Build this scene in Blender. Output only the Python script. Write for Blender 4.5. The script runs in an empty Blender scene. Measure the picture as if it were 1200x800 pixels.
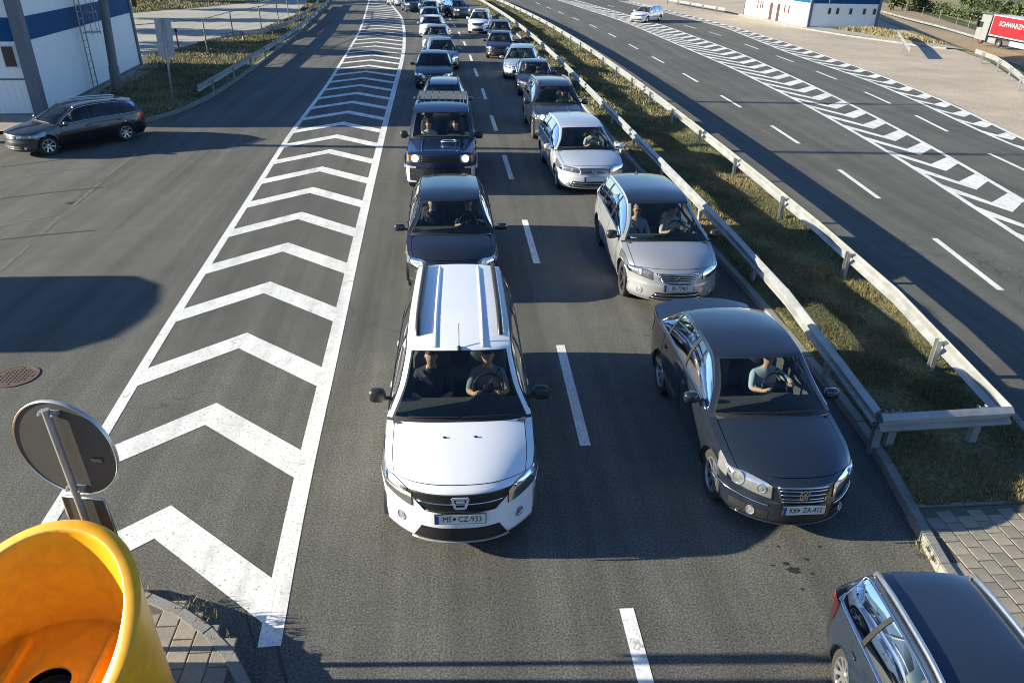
import bpy, bmesh, math, random
import numpy as np
from mathutils import Matrix, Vector
random.seed(7); RNG = np.random.default_rng(7)
S = bpy.context.scene; COL = S.collection
RAD = math.radians
# ---------------- camera ----------------
CAM_F, CAM_P, CAM_Y, CAM_R, CAM_H = 872.0, RAD(27.75), RAD(4.66), RAD(1.1), 6.25
def cam_axes():
    cy, sy, cp, sp = math.cos(CAM_Y), math.sin(CAM_Y), math.cos(CAM_P), math.sin(CAM_P)
    F = np.array([sy*cp, cy*cp, -sp]); R = np.array([cy, -sy, 0.0]); U = np.cross(R, F)
    c, s = math.cos(CAM_R), math.sin(CAM_R)
    return c*R + s*U, -s*R + c*U, F
AR, AU, AF = cam_axes()
cam = bpy.data.cameras.new('camera'); camo = bpy.data.objects.new('camera', cam); COL.objects.link(camo)
cam.sensor_width = 36.0; cam.lens = CAM_F/1200.0*36.0; cam.clip_end = 6000; cam.clip_start = 0.1
camo.matrix_world = Matrix(((AR[0], AU[0], -AF[0], 0), (AR[1], AU[1], -AF[1], 0), (AR[2], AU[2], -AF[2], CAM_H), (0, 0, 0, 1)))
S.camera = camo
# ---------------- sky, sun, exposure ----------------
SUN_EL, SUN_DIR = RAD(16.5), np.array([-math.cos(RAD(3.0)), math.sin(RAD(3.0))])   # horizontal direction towards the sun
w = bpy.data.worlds.new('World'); S.world = w; w.use_nodes = True
nt = w.node_tree; sky = nt.nodes.new('ShaderNodeTexSky'); sky.sky_type = 'NISHITA'; sky.sun_disc = False
sky.sun_elevation = SUN_EL; sky.sun_rotation = math.atan2(SUN_DIR[0], SUN_DIR[1])
sky.air_density = 1.0; sky.dust_density = 0.3; sky.ozone_density = 3.0
nt.nodes['Background'].inputs[1].default_value = 0.068
tint = nt.nodes.new('ShaderNodeMix'); tint.data_type = 'RGBA'; tint.blend_type = 'MULTIPLY'; tint.inputs[0].default_value = 1; tint.inputs[7].default_value = (.82, .98, 1.22, 1)   # camera white balance: open shade reads blue
nt.links.new(sky.outputs[0], tint.inputs[6]); nt.links.new(tint.outputs[2], nt.nodes['Background'].inputs[0])
sl = bpy.data.lights.new('sun', 'SUN'); sl.energy = 5.0; sl.angle = RAD(0.53); sl.color = (1.0, 0.92, 0.72)
so = bpy.data.objects.new('sun', sl); COL.objects.link(so)
sd = Vector((SUN_DIR[0]*math.cos(SUN_EL), SUN_DIR[1]*math.cos(SUN_EL), math.sin(SUN_EL)))
so.rotation_euler = sd.to_track_quat('Z', 'Y').to_euler(); so.location = (-60, 20, 40)
S.view_settings.view_transform = 'Standard'; S.view_settings.look = 'None'; S.view_settings.gamma = 1.0
S.view_settings.exposure = 1.46
S.cycles.pixel_filter_type = 'BLACKMAN_HARRIS'; S.cycles.filter_width = 1.05; S.cycles.max_bounces = 8; S.cycles.transparent_max_bounces = 12
# ---------------- helpers ----------------
def G(px, py, z=0.0):
    """Point of the photograph (1200x800 pixels) carried to the height z in the place."""
    d = AF + (px-600)/CAM_F*AR - (py-400)/CAM_F*AU
    p = d*((z-CAM_H)/d[2]); return np.array([p[0], p[1], z])
def tag(o, label=None, cat=None, group=None, kind=None):
    if label: o['label'] = label
    if cat: o['category'] = cat
    if group: o['group'] = group
    if kind: o['kind'] = kind
    return o
def thing(name, label, cat, loc=(0, 0, 0), rz=0.0, group=None, sc=1.0):
    o = bpy.data.objects.new(name, None); COL.objects.link(o); o.empty_display_size = .2
    o.location = loc; o.rotation_euler = (0, 0, rz); o.scale = (sc, sc, sc)
    return tag(o, label, cat, group)
class MB:
    def __init__(s): s.v = []; s.f = []; s.m = []; s.n = 0
    def add(s, V, Fc, m=0):
        s.v.extend([tuple(map(float, p)) for p in V]); s.f.extend([tuple(i+s.n for i in f) for f in Fc]); s.m.extend([m]*len(Fc)); s.n += len(V); return s
    def grid(s, P, m=0, flip=False, closeu=False, skip=None):
        nu, nv = P.shape[:2]; V = P.reshape(-1, 3); Fc = []
        for i in range(nu if closeu else nu-1):
            for j in range(nv-1):
                if skip is not None and skip[i, j]: continue
                a, b, c, d = i*nv+j, ((i+1) % nu)*nv+j, ((i+1) % nu)*nv+j+1, i*nv+j+1
                Fc.append((a, d, c, b) if flip else (a, b, c, d))
        return s.add(V, Fc, m)
    def box(s, c, d, m=0, rz=0.0, M=None):
        V = [Vector((x*d[0]/2, y*d[1]/2, z*d[2]/2)) for x in (-1, 1) for y in (-1, 1) for z in (-1, 1)]
        T = Matrix.Translation(Vector(c)) @ (M.to_4x4() if M is not None else Matrix.Rotation(rz, 4, 'Z'))
        return s.add([T @ p for p in V], [(0, 1, 3, 2), (4, 6, 7, 5), (0, 4, 5, 1), (2, 3, 7, 6), (0, 2, 6, 4), (1, 5, 7, 3)], m)
    def tube(s, pts, r, n=8, m=0, cap=True, flat=1.0):
        pts = [Vector(p) for p in pts]; V = []; k = len(pts); rr = r if hasattr(r, '__len__') else [r]*k
        up0 = None
        for i, p in enumerate(pts):
            t = (pts[min(i+1, k-1)]-pts[max(i-1, 0)]).normalized()
            a = Vector((0, 0, 1)) if abs(t.z) < .9 else Vector((0, 1, 0))
            x = t.cross(a).normalized(); y = x.cross(t).normalized()
            for j in range(n):
                an = 2*math.pi*j/n; V.append(p + x*math.cos(an)*rr[i] + y*math.sin(an)*rr[i]*flat)
        Fc = [(i*n+j, i*n+(j+1) % n, (i+1)*n+(j+1) % n, (i+1)*n+j) for i in range(k-1) for j in range(n)]
        if cap: Fc += [tuple(range(n-1, -1, -1)), tuple((k-1)*n+j for j in range(n))]
        return s.add(V, Fc, m)
    def lathe(s, prof, n=24, m=0, M=None, cap0=False, cap1=False):
        """profile of (radius, height) about z, moved by M."""
        V = []
        for r, z in prof:
            for j in range(n):
                a = 2*math.pi*j/n; p = Vector((r*math.cos(a), r*math.sin(a), z)); V.append(M @ p if M is not None else p)
        k = len(prof); Fc = [(i*n+j, i*n+(j+1) % n, (i+1)*n+(j+1) % n, (i+1)*n+j) for i in range(k-1) for j in range(n)]
        if cap0: Fc.append(tuple(range(n-1, -1, -1)))
        if cap1: Fc.append(tuple((k-1)*n+j for j in range(n)))
        return s.add(V, Fc, m)
    def prism(s, poly, z0, z1, m=0, ms=None):
        """flat polygon [(x,y)] extruded; side material ms"""
        n = len(poly); V = [(p[0], p[1], z0) for p in poly]+[(p[0], p[1], z1) for p in poly]
        s.add(V, [tuple(range(n, 2*n))], m); b = s.n-2*n
        s.f.append(tuple(b+i for i in range(n-1, -1, -1))); s.m.append(m)
        for i in range(n): s.f.append((b+i, b+(i+1) % n, b+n+(i+1) % n, b+n+i)); s.m.append(m if ms is None else ms)
        return s
    def mesh(s, name, mats, smooth=False, angle=None):
        used = sorted({i for f in s.f for i in f}); rm = {o: k for k, o in enumerate(used)}
        me = bpy.data.meshes.new(name); me.from_pydata([s.v[i] for i in used], [], [tuple(rm[i] for i in f) for f in s.f])
        for mt in (mats if isinstance(mats, (list, tuple)) else [mats]): me.materials.append(mt)
        if len(me.polygons):
            me.polygons.foreach_set('material_index', s.m)
            if smooth: me.polygons.foreach_set('use_smooth', [True]*len(me.polygons))
        me.update()
        if smooth and angle: me.set_sharp_from_angle(angle=RAD(angle))
        return me
    def build(s, name, mats, parent=None, smooth=False, angle=None, loc=None):
        return put(name, s.mesh(name, mats, smooth, angle), parent, loc)
def put(name, me, parent=None, loc=None, rot=None, sc=None):
    o = bpy.data.objects.new(name, me); COL.objects.link(o)
    if parent is not None: o.parent = parent
    if loc is not None: o.location = loc
    if rot is not None: o.rotation_euler = rot
    if sc is not None: o.scale = sc
    return o
def joinV(*mbs):
    r = MB()
    for b in mbs: r.v += b.v; r.f += [tuple(i+r.n for i in f) for f in b.f]; r.m += b.m; r.n += b.n
    return r
def ellip(mb, c, r, m=0, nu=10, nv=8, pw=.8, M=None):
    P = np.zeros((nu+1, nv+1, 3))
    for i in range(nu+1):
        for j in range(nv+1):
            a, b = 2*math.pi*i/nu, -math.pi/2+math.pi*j/nv
            f = lambda v: math.copysign(abs(v)**pw, v)
            q = Vector((f(math.cos(b))*f(math.cos(a))*r[0], f(math.cos(b))*f(math.sin(a))*r[1], f(math.sin(b))*r[2]))
            if M is not None: q = M @ q
            P[i, j] = (q.x+c[0], q.y+c[1], q.z+c[2])
    return mb.grid(P, m)
# ---------------- materials ----------------
MATS = {}
def pmat(name, col, rough=.5, metal=0., coat=0., spec=.5, emit=None, es=0., noise=None, bump=None, coatr=.05):
    """Principled material; noise = (scale, amount, second colour), bump = (scale, strength, distance)."""
    if name in MATS: return MATS[name]
    m = bpy.data.materials.new(name); m.use_nodes = True; n = m.node_tree.nodes; l = m.node_tree.links; b = n['Principled BSDF']
    b.inputs['Base Color'].default_value = (*col, 1); b.inputs['Roughness'].default_value = rough; b.inputs['Metallic'].default_value = metal
    b.inputs['Coat Weight'].default_value = coat; b.inputs['Coat Roughness'].default_value = coatr; b.inputs['Specular IOR Level'].default_value = spec
    if emit: b.inputs['Emission Color'].default_value = (*emit, 1); b.inputs['Emission Strength'].default_value = es
    if noise or bump:
        tc = n.new('ShaderNodeTexCoord')
    if noise:
        t = n.new('ShaderNodeTexNoise'); t.inputs['Scale'].default_value = noise[0]; t.inputs['Detail'].default_value = 6; t.inputs['Roughness'].default_value = .65
        l.new(tc.outputs['Object'], t.inputs['Vector'])
        r = n.new('ShaderNodeMapRange'); r.inputs[1].default_value = .35; r.inputs[2].default_value = .65; r.inputs[3].default_value = 0; r.inputs[4].default_value = noise[1]
        l.new(t.outputs[0], r.inputs[0])
        x = n.new('ShaderNodeMix'); x.data_type = 'RGBA'; x.inputs[6].default_value = (*col, 1); x.inputs[7].default_value = (*noise[2], 1)
        l.new(r.outputs[0], x.inputs[0]); l.new(x.outputs[2], b.inputs['Base Color'])
    if bump:
        t2 = n.new('ShaderNodeTexNoise'); t2.inputs['Scale'].default_value = bump[0]; t2.inputs['Detail'].default_value = 4
        l.new(tc.outputs['Object'], t2.inputs['Vector']); bp = n.new('ShaderNodeBump'); bp.inputs['Strength'].default_value = bump[1]; bp.inputs['Distance'].default_value = bump[2]
        l.new(t2.outputs[0], bp.inputs['Height']); l.new(bp.outputs[0], b.inputs['Normal'])
    MATS[name] = m; return m
def paint(name, col, metal=.0, rough=.35, dirt=.12):
    return pmat('paint_'+name, col, rough, metal, 1.0, .5, noise=(3.0, dirt, tuple(c*.72+.010 for c in col)), coatr=.06)
def glassmat(name, tint, gl=(1, 1, 1)):
    if name in MATS: return MATS[name]
    m = bpy.data.materials.new(name); m.use_nodes = True; n = m.node_tree.nodes; l = m.node_tree.links; n.remove(n['Principled BSDF'])
    t = n.new('ShaderNodeBsdfTransparent'); t.inputs[0].default_value = (*tint, 1)
    g = n.new('ShaderNodeBsdfGlossy'); g.inputs['Roughness'].default_value = .03; g.inputs[0].default_value = (*gl, 1)
    f = n.new('ShaderNodeFresnel'); f.inputs[0].default_value = 1.45
    x = n.new('ShaderNodeMixShader'); l.new(f.outputs[0], x.inputs[0]); l.new(t.outputs[0], x.inputs[1]); l.new(g.outputs[0], x.inputs[2])
    l.new(x.outputs[0], n['Material Output'].inputs[0]); MATS[name] = m; return m
def rockmix(name, stops, scale, rough=.9, fine=None, bump=None, patch=None, streaks=None, cracks=None):
    """ground material: fine-grained noise through a colour ramp, a large patchy layer and a bump."""
    if name in MATS: return MATS[name]
    m = bpy.data.materials.new(name); m.use_nodes = True; n = m.node_tree.nodes; l = m.node_tree.links; b = n['Principled BSDF']
    b.inputs['Roughness'].default_value = rough; b.inputs['Specular IOR Level'].default_value = .3
    tc = n.new('ShaderNodeTexCoord'); t = n.new('ShaderNodeTexNoise'); t.inputs['Scale'].default_value = scale; t.inputs['Detail'].default_value = 3; t.inputs['Roughness'].default_value = .7
    l.new(tc.outputs['Object'], t.inputs['Vector'])
    r = n.new('ShaderNodeValToRGB'); e = r.color_ramp.elements
    e[0].position = stops[0][0]; e[0].color = (*stops[0][1], 1); e[1].position = stops[-1][0]; e[1].color = (*stops[-1][1], 1)
    for p, c in stops[1:-1]: q = e.new(p); q.color = (*c, 1)
    l.new(t.outputs[0], r.inputs[0]); out = r.outputs[0]
    for sc, lo, hi in (patch or []):
        t3 = n.new('ShaderNodeTexNoise'); t3.inputs['Scale'].default_value = sc; t3.inputs['Detail'].default_value = 5; t3.inputs['Roughness'].default_value = .6
        l.new(tc.outputs['Object'], t3.inputs['Vector'])
        mr = n.new('ShaderNodeMapRange'); mr.inputs[1].default_value = .3; mr.inputs[2].default_value = .7; mr.inputs[3].default_value = lo; mr.inputs[4].default_value = hi
        l.new(t3.outputs[0], mr.inputs[0])
        x = n.new('ShaderNodeMix'); x.data_type = 'RGBA'; x.blend_type = 'MULTIPLY'; x.inputs[0].default_value = 1
        l.new(out, x.inputs[6]); l.new(mr.outputs[0], x.inputs[7]); out = x.outputs[2]
    def mul(fac_socket, out):
        x = n.new('ShaderNodeMix'); x.data_type = 'RGBA'; x.blend_type = 'MULTIPLY'; x.inputs[0].default_value = 1
        l.new(out, x.inputs[6]); l.new(fac_socket, x.inputs[7]); return x.outputs[2]
    for sx, sy, lo, hi in (streaks or []):      # wear drawn out along the driving direction
        mp = n.new('ShaderNodeMapping'); mp.inputs['Scale'].default_value = (sx, sy, 1); l.new(tc.outputs['Object'], mp.inputs['Vector'])
        t4 = n.new('ShaderNodeTexNoise'); t4.inputs['Scale'].default_value = 1; t4.inputs['Detail'].default_value = 4; l.new(mp.outputs[0], t4.inputs['Vector'])
        mr = n.new('ShaderNodeMapRange'); mr.inputs[1].default_value = .36; mr.inputs[2].default_value = .62; mr.inputs[3].default_value = lo; mr.inputs[4].default_value = hi; l.new(t4.outputs[0], mr.inputs[0]); out = mul(mr.outputs[0], out)
    for sc, wd, dk in (cracks or []):           # fine cracks where the noise opens them
        nz = n.new('ShaderNodeTexNoise'); nz.inputs['Scale'].default_value = sc*4; l.new(tc.outputs['Object'], nz.inputs['Vector'])
        ad = n.new('ShaderNodeVectorMath'); ad.operation = 'MULTIPLY_ADD'; ad.inputs[1].default_value = (.5/sc,)*3; l.new(nz.outputs[1], ad.inputs[0]); l.new(tc.outputs['Object'], ad.inputs[2])
        vo = n.new('ShaderNodeTexVoronoi'); vo.feature = 'DISTANCE_TO_EDGE'; vo.inputs['Scale'].default_value = sc; l.new(ad.outputs[0], vo.inputs['Vector'])
        n2 = n.new('ShaderNodeTexNoise'); n2.inputs['Scale'].default_value = sc*1.3; l.new(tc.outputs['Object'], n2.inputs['Vector'])
        m2 = n.new('ShaderNodeMapRange'); m2.inputs[1].default_value = .5; m2.inputs[2].default_value = .62; m2.inputs[3].default_value = 0; m2.inputs[4].default_value = wd; l.new(n2.outputs[0], m2.inputs[0])
        cp = n.new('ShaderNodeMath'); cp.operation = 'LESS_THAN'; l.new(vo.outputs[0], cp.inputs[0]); l.new(m2.outputs[0], cp.inputs[1])
        mr = n.new('ShaderNodeMapRange'); mr.inputs[3].default_value = 1; mr.inputs[4].default_value = dk; l.new(cp.outputs[0], mr.inputs[0]); out = mul(mr.outputs[0], out)
    l.new(out, b.inputs['Base Color'])
    if bump:
        t2 = n.new('ShaderNodeTexNoise'); t2.inputs['Scale'].default_value = bump[0]; t2.inputs['Detail'].default_value = 3
        l.new(tc.outputs['Object'], t2.inputs['Vector']); bp = n.new('ShaderNodeBump'); bp.inputs['Strength'].default_value = bump[1]; bp.inputs['Distance'].default_value = bump[2]
        l.new(t2.outputs[0], bp.inputs['Height']); l.new(bp.outputs[0], b.inputs['Normal'])
    MATS[name] = m; return m
BLACK = pmat('black_plastic', (.012, .012, .013), .45, noise=(30, .4, (.03, .03, .03)))
RUBBER = pmat('rubber', (.016, .016, .016), .8, noise=(20, .5, (.035, .033, .03)))
DARK = pmat('dark_interior', (.062, .068, .068), .8, noise=(12, .4, (.09, .095, .093)))
SEAT = pmat('seat_cloth', (.07, .072, .08), .9, noise=(25, .5, (.11, .11, .115)))
CHROME = pmat('chrome', (.75, .75, .77), .12, 1.0, noise=(8, .2, (.6, .6, .6)))
ALLOY = pmat('alloy', (.68, .69, .71), .3, .9, noise=(10, .3, (.4, .4, .41)))
ALLOYD = pmat('dark_alloy', (.10, .10, .105), .35, .8, noise=(10, .3, (.2, .2, .2)))
LAMPC = pmat('lamp_reflector', (.66, .67, .69), .15, .75, 1.0, noise=(18, .5, (.36, .37, .39)))
LAMPB = pmat('lamp_housing', (.16, .165, .175), .16, .6, 1.0, noise=(16, .6, (.42, .43, .45)))
LAMPON = pmat('lamp_lit', (.9, .9, .88), .2, emit=(1., .93, .86), es=1.3, noise=(6, .1, (.9, .8, .7)))
AMBER = pmat('amber_lens', (.75, .22, .02), .2, coat=1, noise=(20, .2, (.5, .12, .01)))
REDL = pmat('red_lens', (.45, .012, .012), .2, coat=1, noise=(20, .3, (.3, .01, .01)))
PLATE = pmat('plate_white', (.62, .63, .60), .4, noise=(60, .3, (.5, .5, .48)))
PLBLUE = pmat('plate_blue', (.02, .06, .30), .4, noise=(60, .2, (.03, .08, .3)))
PLTEXT = pmat('plate_letters', (.01, .01, .012), .5, noise=(60, .2, (.03, .03, .03)))
WSG = glassmat('windscreen_glass', (.66, .72, .70)); SDG = glassmat('side_glass', (.50, .55, .54)); DKG = glassmat('privacy_glass', (.10, .11, .11))
LCOV = glassmat('lamp_cover_glass', (.93, .93, .93))
GALV = pmat('galvanised', (.40, .41, .405), .42, .4, noise=(2.5, .8, (.25, .25, .24)), bump=(60, .1, .002))
CONC = rockmix('kerb_concrete', [(.3, (.17, .165, .15)), (.55, (.25, .24, .22)), (.75, (.33, .32, .29))], 40, patch=[(1.2, .75, 1.15)], bump=(90, .3, .004))
# ---------------- ground materials ----------------
ASPH = rockmix('asphalt', [(.32, (.042, .041, .037)), (.48, (.097, .095, .083)), (.68, (.195, .19, .166))], 42, .88, patch=[(.35, .86, 1.10), (2.5, .9, 1.08), (.06, .9, 1.06)], streaks=[(1.6, .05, .80, 1.08), (5., .12, .90, 1.05)], cracks=[(.22, .006, .7)], bump=(70, .35, .006))
APRON = rockmix('tan_concrete', [(.3, (.33, .27, .20)), (.6, (.46, .385, .30)), (.8, (.53, .45, .36))], 8, .92, patch=[(.25, .8, 1.12), (1.5, .92, 1.06)], bump=(40, .15, .004))
YARD = rockmix('yard_concrete', [(.3, (.28, .265, .22)), (.6, (.39, .37, .32)), (.8, (.46, .43, .37))], 6, .92, patch=[(.2, .82, 1.1), (1.2, .92, 1.06)], bump=(40, .15, .004))
PAINTW = rockmix('road_paint', [(.31, (.24, .235, .22)), (.41, (.74, .73, .69)), (.7, (.86, .85, .81))], 26, .7, patch=[(4, .82, 1.06), (.5, .9, 1.05)], streaks=[(4., .15, .84, 1.04)], cracks=[(.8, .008, .6)], bump=(60, .25, .003))
PAINTOLD = rockmix('worn_road_paint', [(.40, (.085, .083, .074)), (.64, (.22, .215, .2))], 18, .8, patch=[(3, .7, 1.1)])
SOIL = rockmix('turf', [(.3, (.045, .047, .02)), (.5, (.11, .105, .045)), (.7, (.23, .18, .09))], 14, 1., patch=[(.8, .6, 1.3)], bump=(25, .8, .04))
TAR = pmat('bitumen_seal', (.022, .021, .02), .7, noise=(20, .6, (.05, .05, .045)))
PAVER = [rockmix('paver_%d' % i, [(.3, tuple(c*.7 for c in col)), (.6, col), (.8, tuple(c*1.25 for c in col))], 45, .92, patch=[(3, .8, 1.15)], bump=(80, .3, .003)) for i, col in enumerate(((.29, .255, .205), (.27, .24, .195), (.32, .28, .22), (.24, .22, .18)))]
JOINT = rockmix('sand_joint', [(.3, (.05, .045, .035)), (.7, (.16, .14, .10))], 60)
def sheet(name, poly, z, m, kind='structure', parent=None):
    b = MB(); b.add([(p[0], p[1], z) for p in poly], [tuple(range(len(poly)))])
    o = b.build(name, m, parent)
    if kind and parent is None: o['kind'] = kind
    return o
def gp(L, z=0): return [G(p[0], p[1], z)[:2] for p in L]
def curve(pts):
    """smooth x(y) through points, y rising"""
    a = np.array(pts); o = np.argsort(a[:, 1]); a = a[o]
    def f(y):
        y = np.asarray(y, float); x = np.interp(y, a[:, 1], a[:, 0]); ye = a[-1, 1]
        sl = (a[-1, 0]-a[-2, 0])/(a[-1, 1]-a[-2, 1]); return np.where(y > ye, a[-1, 0]+sl*(y-ye), x)
    return f
def smooth(pts, n=4):
    a = np.array(pts, float)
    for _ in range(n): a[1:-1] = .25*a[:-2]+.5*a[1:-1]+.25*a[2:]
    return a
def resample(pts, step):
    a = np.array(pts, float); d = np.r_[0, np.cumsum(np.hypot(*np.diff(a[:, :2], axis=0).T))]; s = np.arange(0, d[-1], step)
    return np.stack([np.interp(s, d, a[:, i]) for i in range(a.shape[1])], -1)
# ---------------- road and sheets ----------------
EDGE = [(18, 3), (32.4, 42.1), (36.9, 51.8), (40.4, 63.8), (43.9, 75.2), (56, 112), (76, 170)]
road = sheet('road', [(-70, -8), (18, -8)]+EDGE+[(-70, 170)], 0, ASPH)
# ground sheet: falls away to the right beyond the edge of the apron
ea = resample([(12, -60)]+EDGE+[(150, 400), (400, 1200)], 12.); tn = np.gradient(ea, axis=0); tn /= np.linalg.norm(tn, axis=1)[:, None]; en = np.stack([tn[:, 1], -tn[:, 0]], -1)
en = np.stack([np.full(len(en), .94), np.full(len(en), -.34)], -1)
def zfall(d): return -4.6*np.clip((d-.6)/9, 0, 1)**.8-.030*np.maximum(d-20, 0)-.05
DB = [(-.5, 0), (10, 0), (26, 1), (30, 2), (62, 4), (110, 3), (140, 4), (230, 3), (300, 1), (420, 3), (700, 4), (1100, 3)]
FM = [rockmix('field_dry', [(.3, (.20, .15, .07)), (.7, (.34, .27, .14))], 3., patch=[(.05, .7, 1.2)]), rockmix('field_stubble', [(.3, (.26, .19, .11)), (.7, (.38, .29, .18))], 3., patch=[(.08, .8, 1.1)]),
      rockmix('field_hedge', [(.3, (.03, .045, .012)), (.7, (.09, .11, .035))], 2., patch=[(.1, .7, 1.2)]), rockmix('field_green', [(.3, (.09, .10, .03)), (.7, (.17, .17, .06))], 3., patch=[(.04, .7, 1.2)]),
      rockmix('field_straw', [(.3, (.22, .19, .08)), (.7, (.33, .29, .13))], 3., patch=[(.03, .75, 1.15)])]
gm = MB(); ds = [-.5, .6, 2, 4, 6, 8, 10, 15, 21, 26, 30, 34, 38, 50, 62, 85, 110, 140, 180, 230, 300, 420, 560, 700, 900, 1100]
Pg = np.array([[(*(ea[i]+en[i]*d), float(zfall(np.array(d)))) for d in ds] for i in range(len(ea))])
for j in range(len(ds)-1):
    mi = [m for dd, m in DB if dd >= ds[j+1]-.01][0]; gm.grid(Pg[:, j:j+2], mi, True)
field = gm.build('field', FM, None, True); field['kind'] = 'structure'
base = MB(); base.add([(-900, -60, -.08), (12, -60, -.08), (44, 75, -.08), (76, 170, -.08), (150, 400, -.08), (400, 1200, -.08), (-900, 1200, -.08)], [(0, 1, 2, 3, 4, 5, 6)]); bo = base.build('ground', FM[3]); bo['kind'] = 'structure'
# hills beyond the valley
hm = MB(); az = np.linspace(RAD(-8), RAD(62), 120); ph = [math.sin(a*9)*.35+math.sin(a*23+1)*.2+math.sin(a*51)*.08 for a in az]
P = np.array([[(math.sin(a)*r, math.cos(a)*r, z) for r, z in ((2300, -110), (2600, -66+h*14), (3000, -38+h*22), (3400, -30+h*24))] for a, h in zip(az, ph)]); hm.grid(P, 0)
HILL = rockmix('hazy_hill', [(.3, (.10, .15, .19)), (.7, (.16, .21, .25))], .02, patch=[(.004, .8, 1.1)])  # pale blue distance haze is mixed into the base colour
ho = hm.build('hills', HILL, None, True); ho['kind'] = 'structure'
# sheets on the road
z2f = gp([(1191, 160), (1114.5, 121.5), (1020, 84)]); Z2X = curve(z2f+[(26.6, 60), (27.2, 74), (26.6, 94), (25.6, 114), (20, 170)])
yy = list(np.arange(8, 171, 3.)); apron = sheet('concrete_apron', [(float(Z2X(y))+.12 if y > 28.5 else 22.35-(28.5-y)*.20+.12, y) for y in yy]+[(p[0]-.15, p[1]) for p in EDGE[:0:-1]]+[(20.5, 8)], .004, APRON)
yedge = gp([(165, 66), (210, 58), (240, 48), (300, 38), (350, 20), (375, 0)])
yard = sheet('concrete_yard', yedge+[(-20, 150), (-70, 150), (-70, 50)], .006, YARD)
fv = gp([(150, 16), (190, 12.5), (240, 8.5), (300, 2.5), (330, -2)]); sheet('far_verge', fv+[(-40, 150), (-70, 150), (-70, 80)], .03, SOIL)
y_ = RNG.uniform(0, 1, 9000); x_ = RNG.uniform(0, 1, 9000); a_ = np.array(fv); fx = np.interp(x_, np.linspace(0, 1, 5), a_[:, 0]); fy = np.interp(x_, np.linspace(0, 1, 5), a_[:, 1]); FARV = np.stack([fx-y_*14, fy+y_*16, np.full(9000, .02)], -1)
# ---------------- guardrail, kerb builders ----------------
def strip_at(pts, off):
    a = np.array(pts)[:, :2]; t = np.gradient(a, axis=0); t /= np.linalg.norm(t, axis=1)[:, None]; return a+np.stack([t[:, 1], -t[:, 0]], -1)*off
WPROF = [(-.155, .0), (-.135, .03), (-.09, .075), (-.055, .075), (-.02, .015), (.02, .015), (.055, .075), (.09, .075), (.135, .03), (.155, 0)]
def beam(mb, a, b, side, ha=.6, hb=.6, m=0):
    a, b = np.array(a, float), np.array(b, float); d = (b-a)[:2]; d /= np.linalg.norm(d); n = np.array([d[1], -d[0]])*side
    P = []
    for z, o in WPROF: P.append([(p[0]+n[0]*o, p[1]+n[1]*o, h+z) for p, h in ((a, ha), (b, hb))])
    P = np.array(P); mb.grid(P, m)
    Q = P.copy(); Q[..., 0] -= n[0]*.006; Q[..., 1] -= n[1]*.006; mb.grid(Q, m, True)
def guardrail(label, pts, side, step=4.0, group=None, hz=.6, z0=0., both=False, post_h=.70, phase=2., maxparts=60):
    """pts: plan polyline of the beam; side: which way the corrugation faces"""
    a = resample(pts, step); t = thing('guardrail', label, 'guardrail', (a[0][0], a[0][1], z0), 0, group); o0 = np.array([a[0][0], a[0][1]])
    for i in range(len(a)-1):
        mb = MB(); A, B = a[i][:2]-o0, a[i+1][:2]-o0; d = (B-A)/np.linalg.norm(B-A); beam(mb, A, B+d*.12, side, hz, hz+.002)
        n = np.array([d[1], -d[0]])
        for q in (.06, .10):
            for zz in (-.075, .075): ellip(mb, (*(B+d*(q-.08)*1.5+n*side*.075), hz+zz), (.014, .014, .014), 0, 6, 4)
        mb.build('rail_beam', GALV, t, True, 30)
        c = (A+B)/2; pb = MB(); rz = math.atan2(d[1], d[0]); n = n*-side*.08
        for w_ in (-.055, .055): pb.box((c[0]+n[0]+d[0]*w_, c[1]+n[1]+d[1]*w_, post_h/2-.1), (.008, .075, post_h+.2), 0, rz)
        pb.box((c[0]+n[0]-n[0]*.45, c[1]+n[1]-n[1]*.45, post_h/2-.1), (.118, .008, post_h+.2), 0, rz); pb.build('post', GALV, t)
    return t
KST = []
def kerb(label, pts, h=.12, w_=.15, step=1.0, out=1, z0=0.0, parent=None, mat=CONC, maxn=90):
    a = resample(pts, step); n = 0
    t = thing('kerb', label, 'kerb', (a[0][0], a[0][1], 0))
    del t['label'], t['category']; t['kind'] = 'structure'
    for i in range(min(len(a)-1, maxn)):
        A, B = a[i], a[i+1]; L = float(np.hypot(*(B-A)[:2])); key = round(L, 1)
        if not KST or KST[0][0] != (key, h, w_):
            mb = MB(); mb.prism([(0.004, 0), (key-.004, 0), (key-.004, w_-.0), (.004, w_)], -.2, h-.012); mb.prism([(.008, .012), (key-.008, .012), (key-.008, w_-.004), (.008, w_-.004)], h-.012, h); KST.insert(0, ((key, h, w_), mb.mesh('kerb_stone', mat)))
        put('kerb_stone', KST[0][1], t, (A[0]-a[0][0], A[1]-a[0][1], random.uniform(-.004, .004)), (0, 0, math.atan2(B[1]-A[1], B[0]-A[0])), (L/key, out, 1))
    return t
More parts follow.
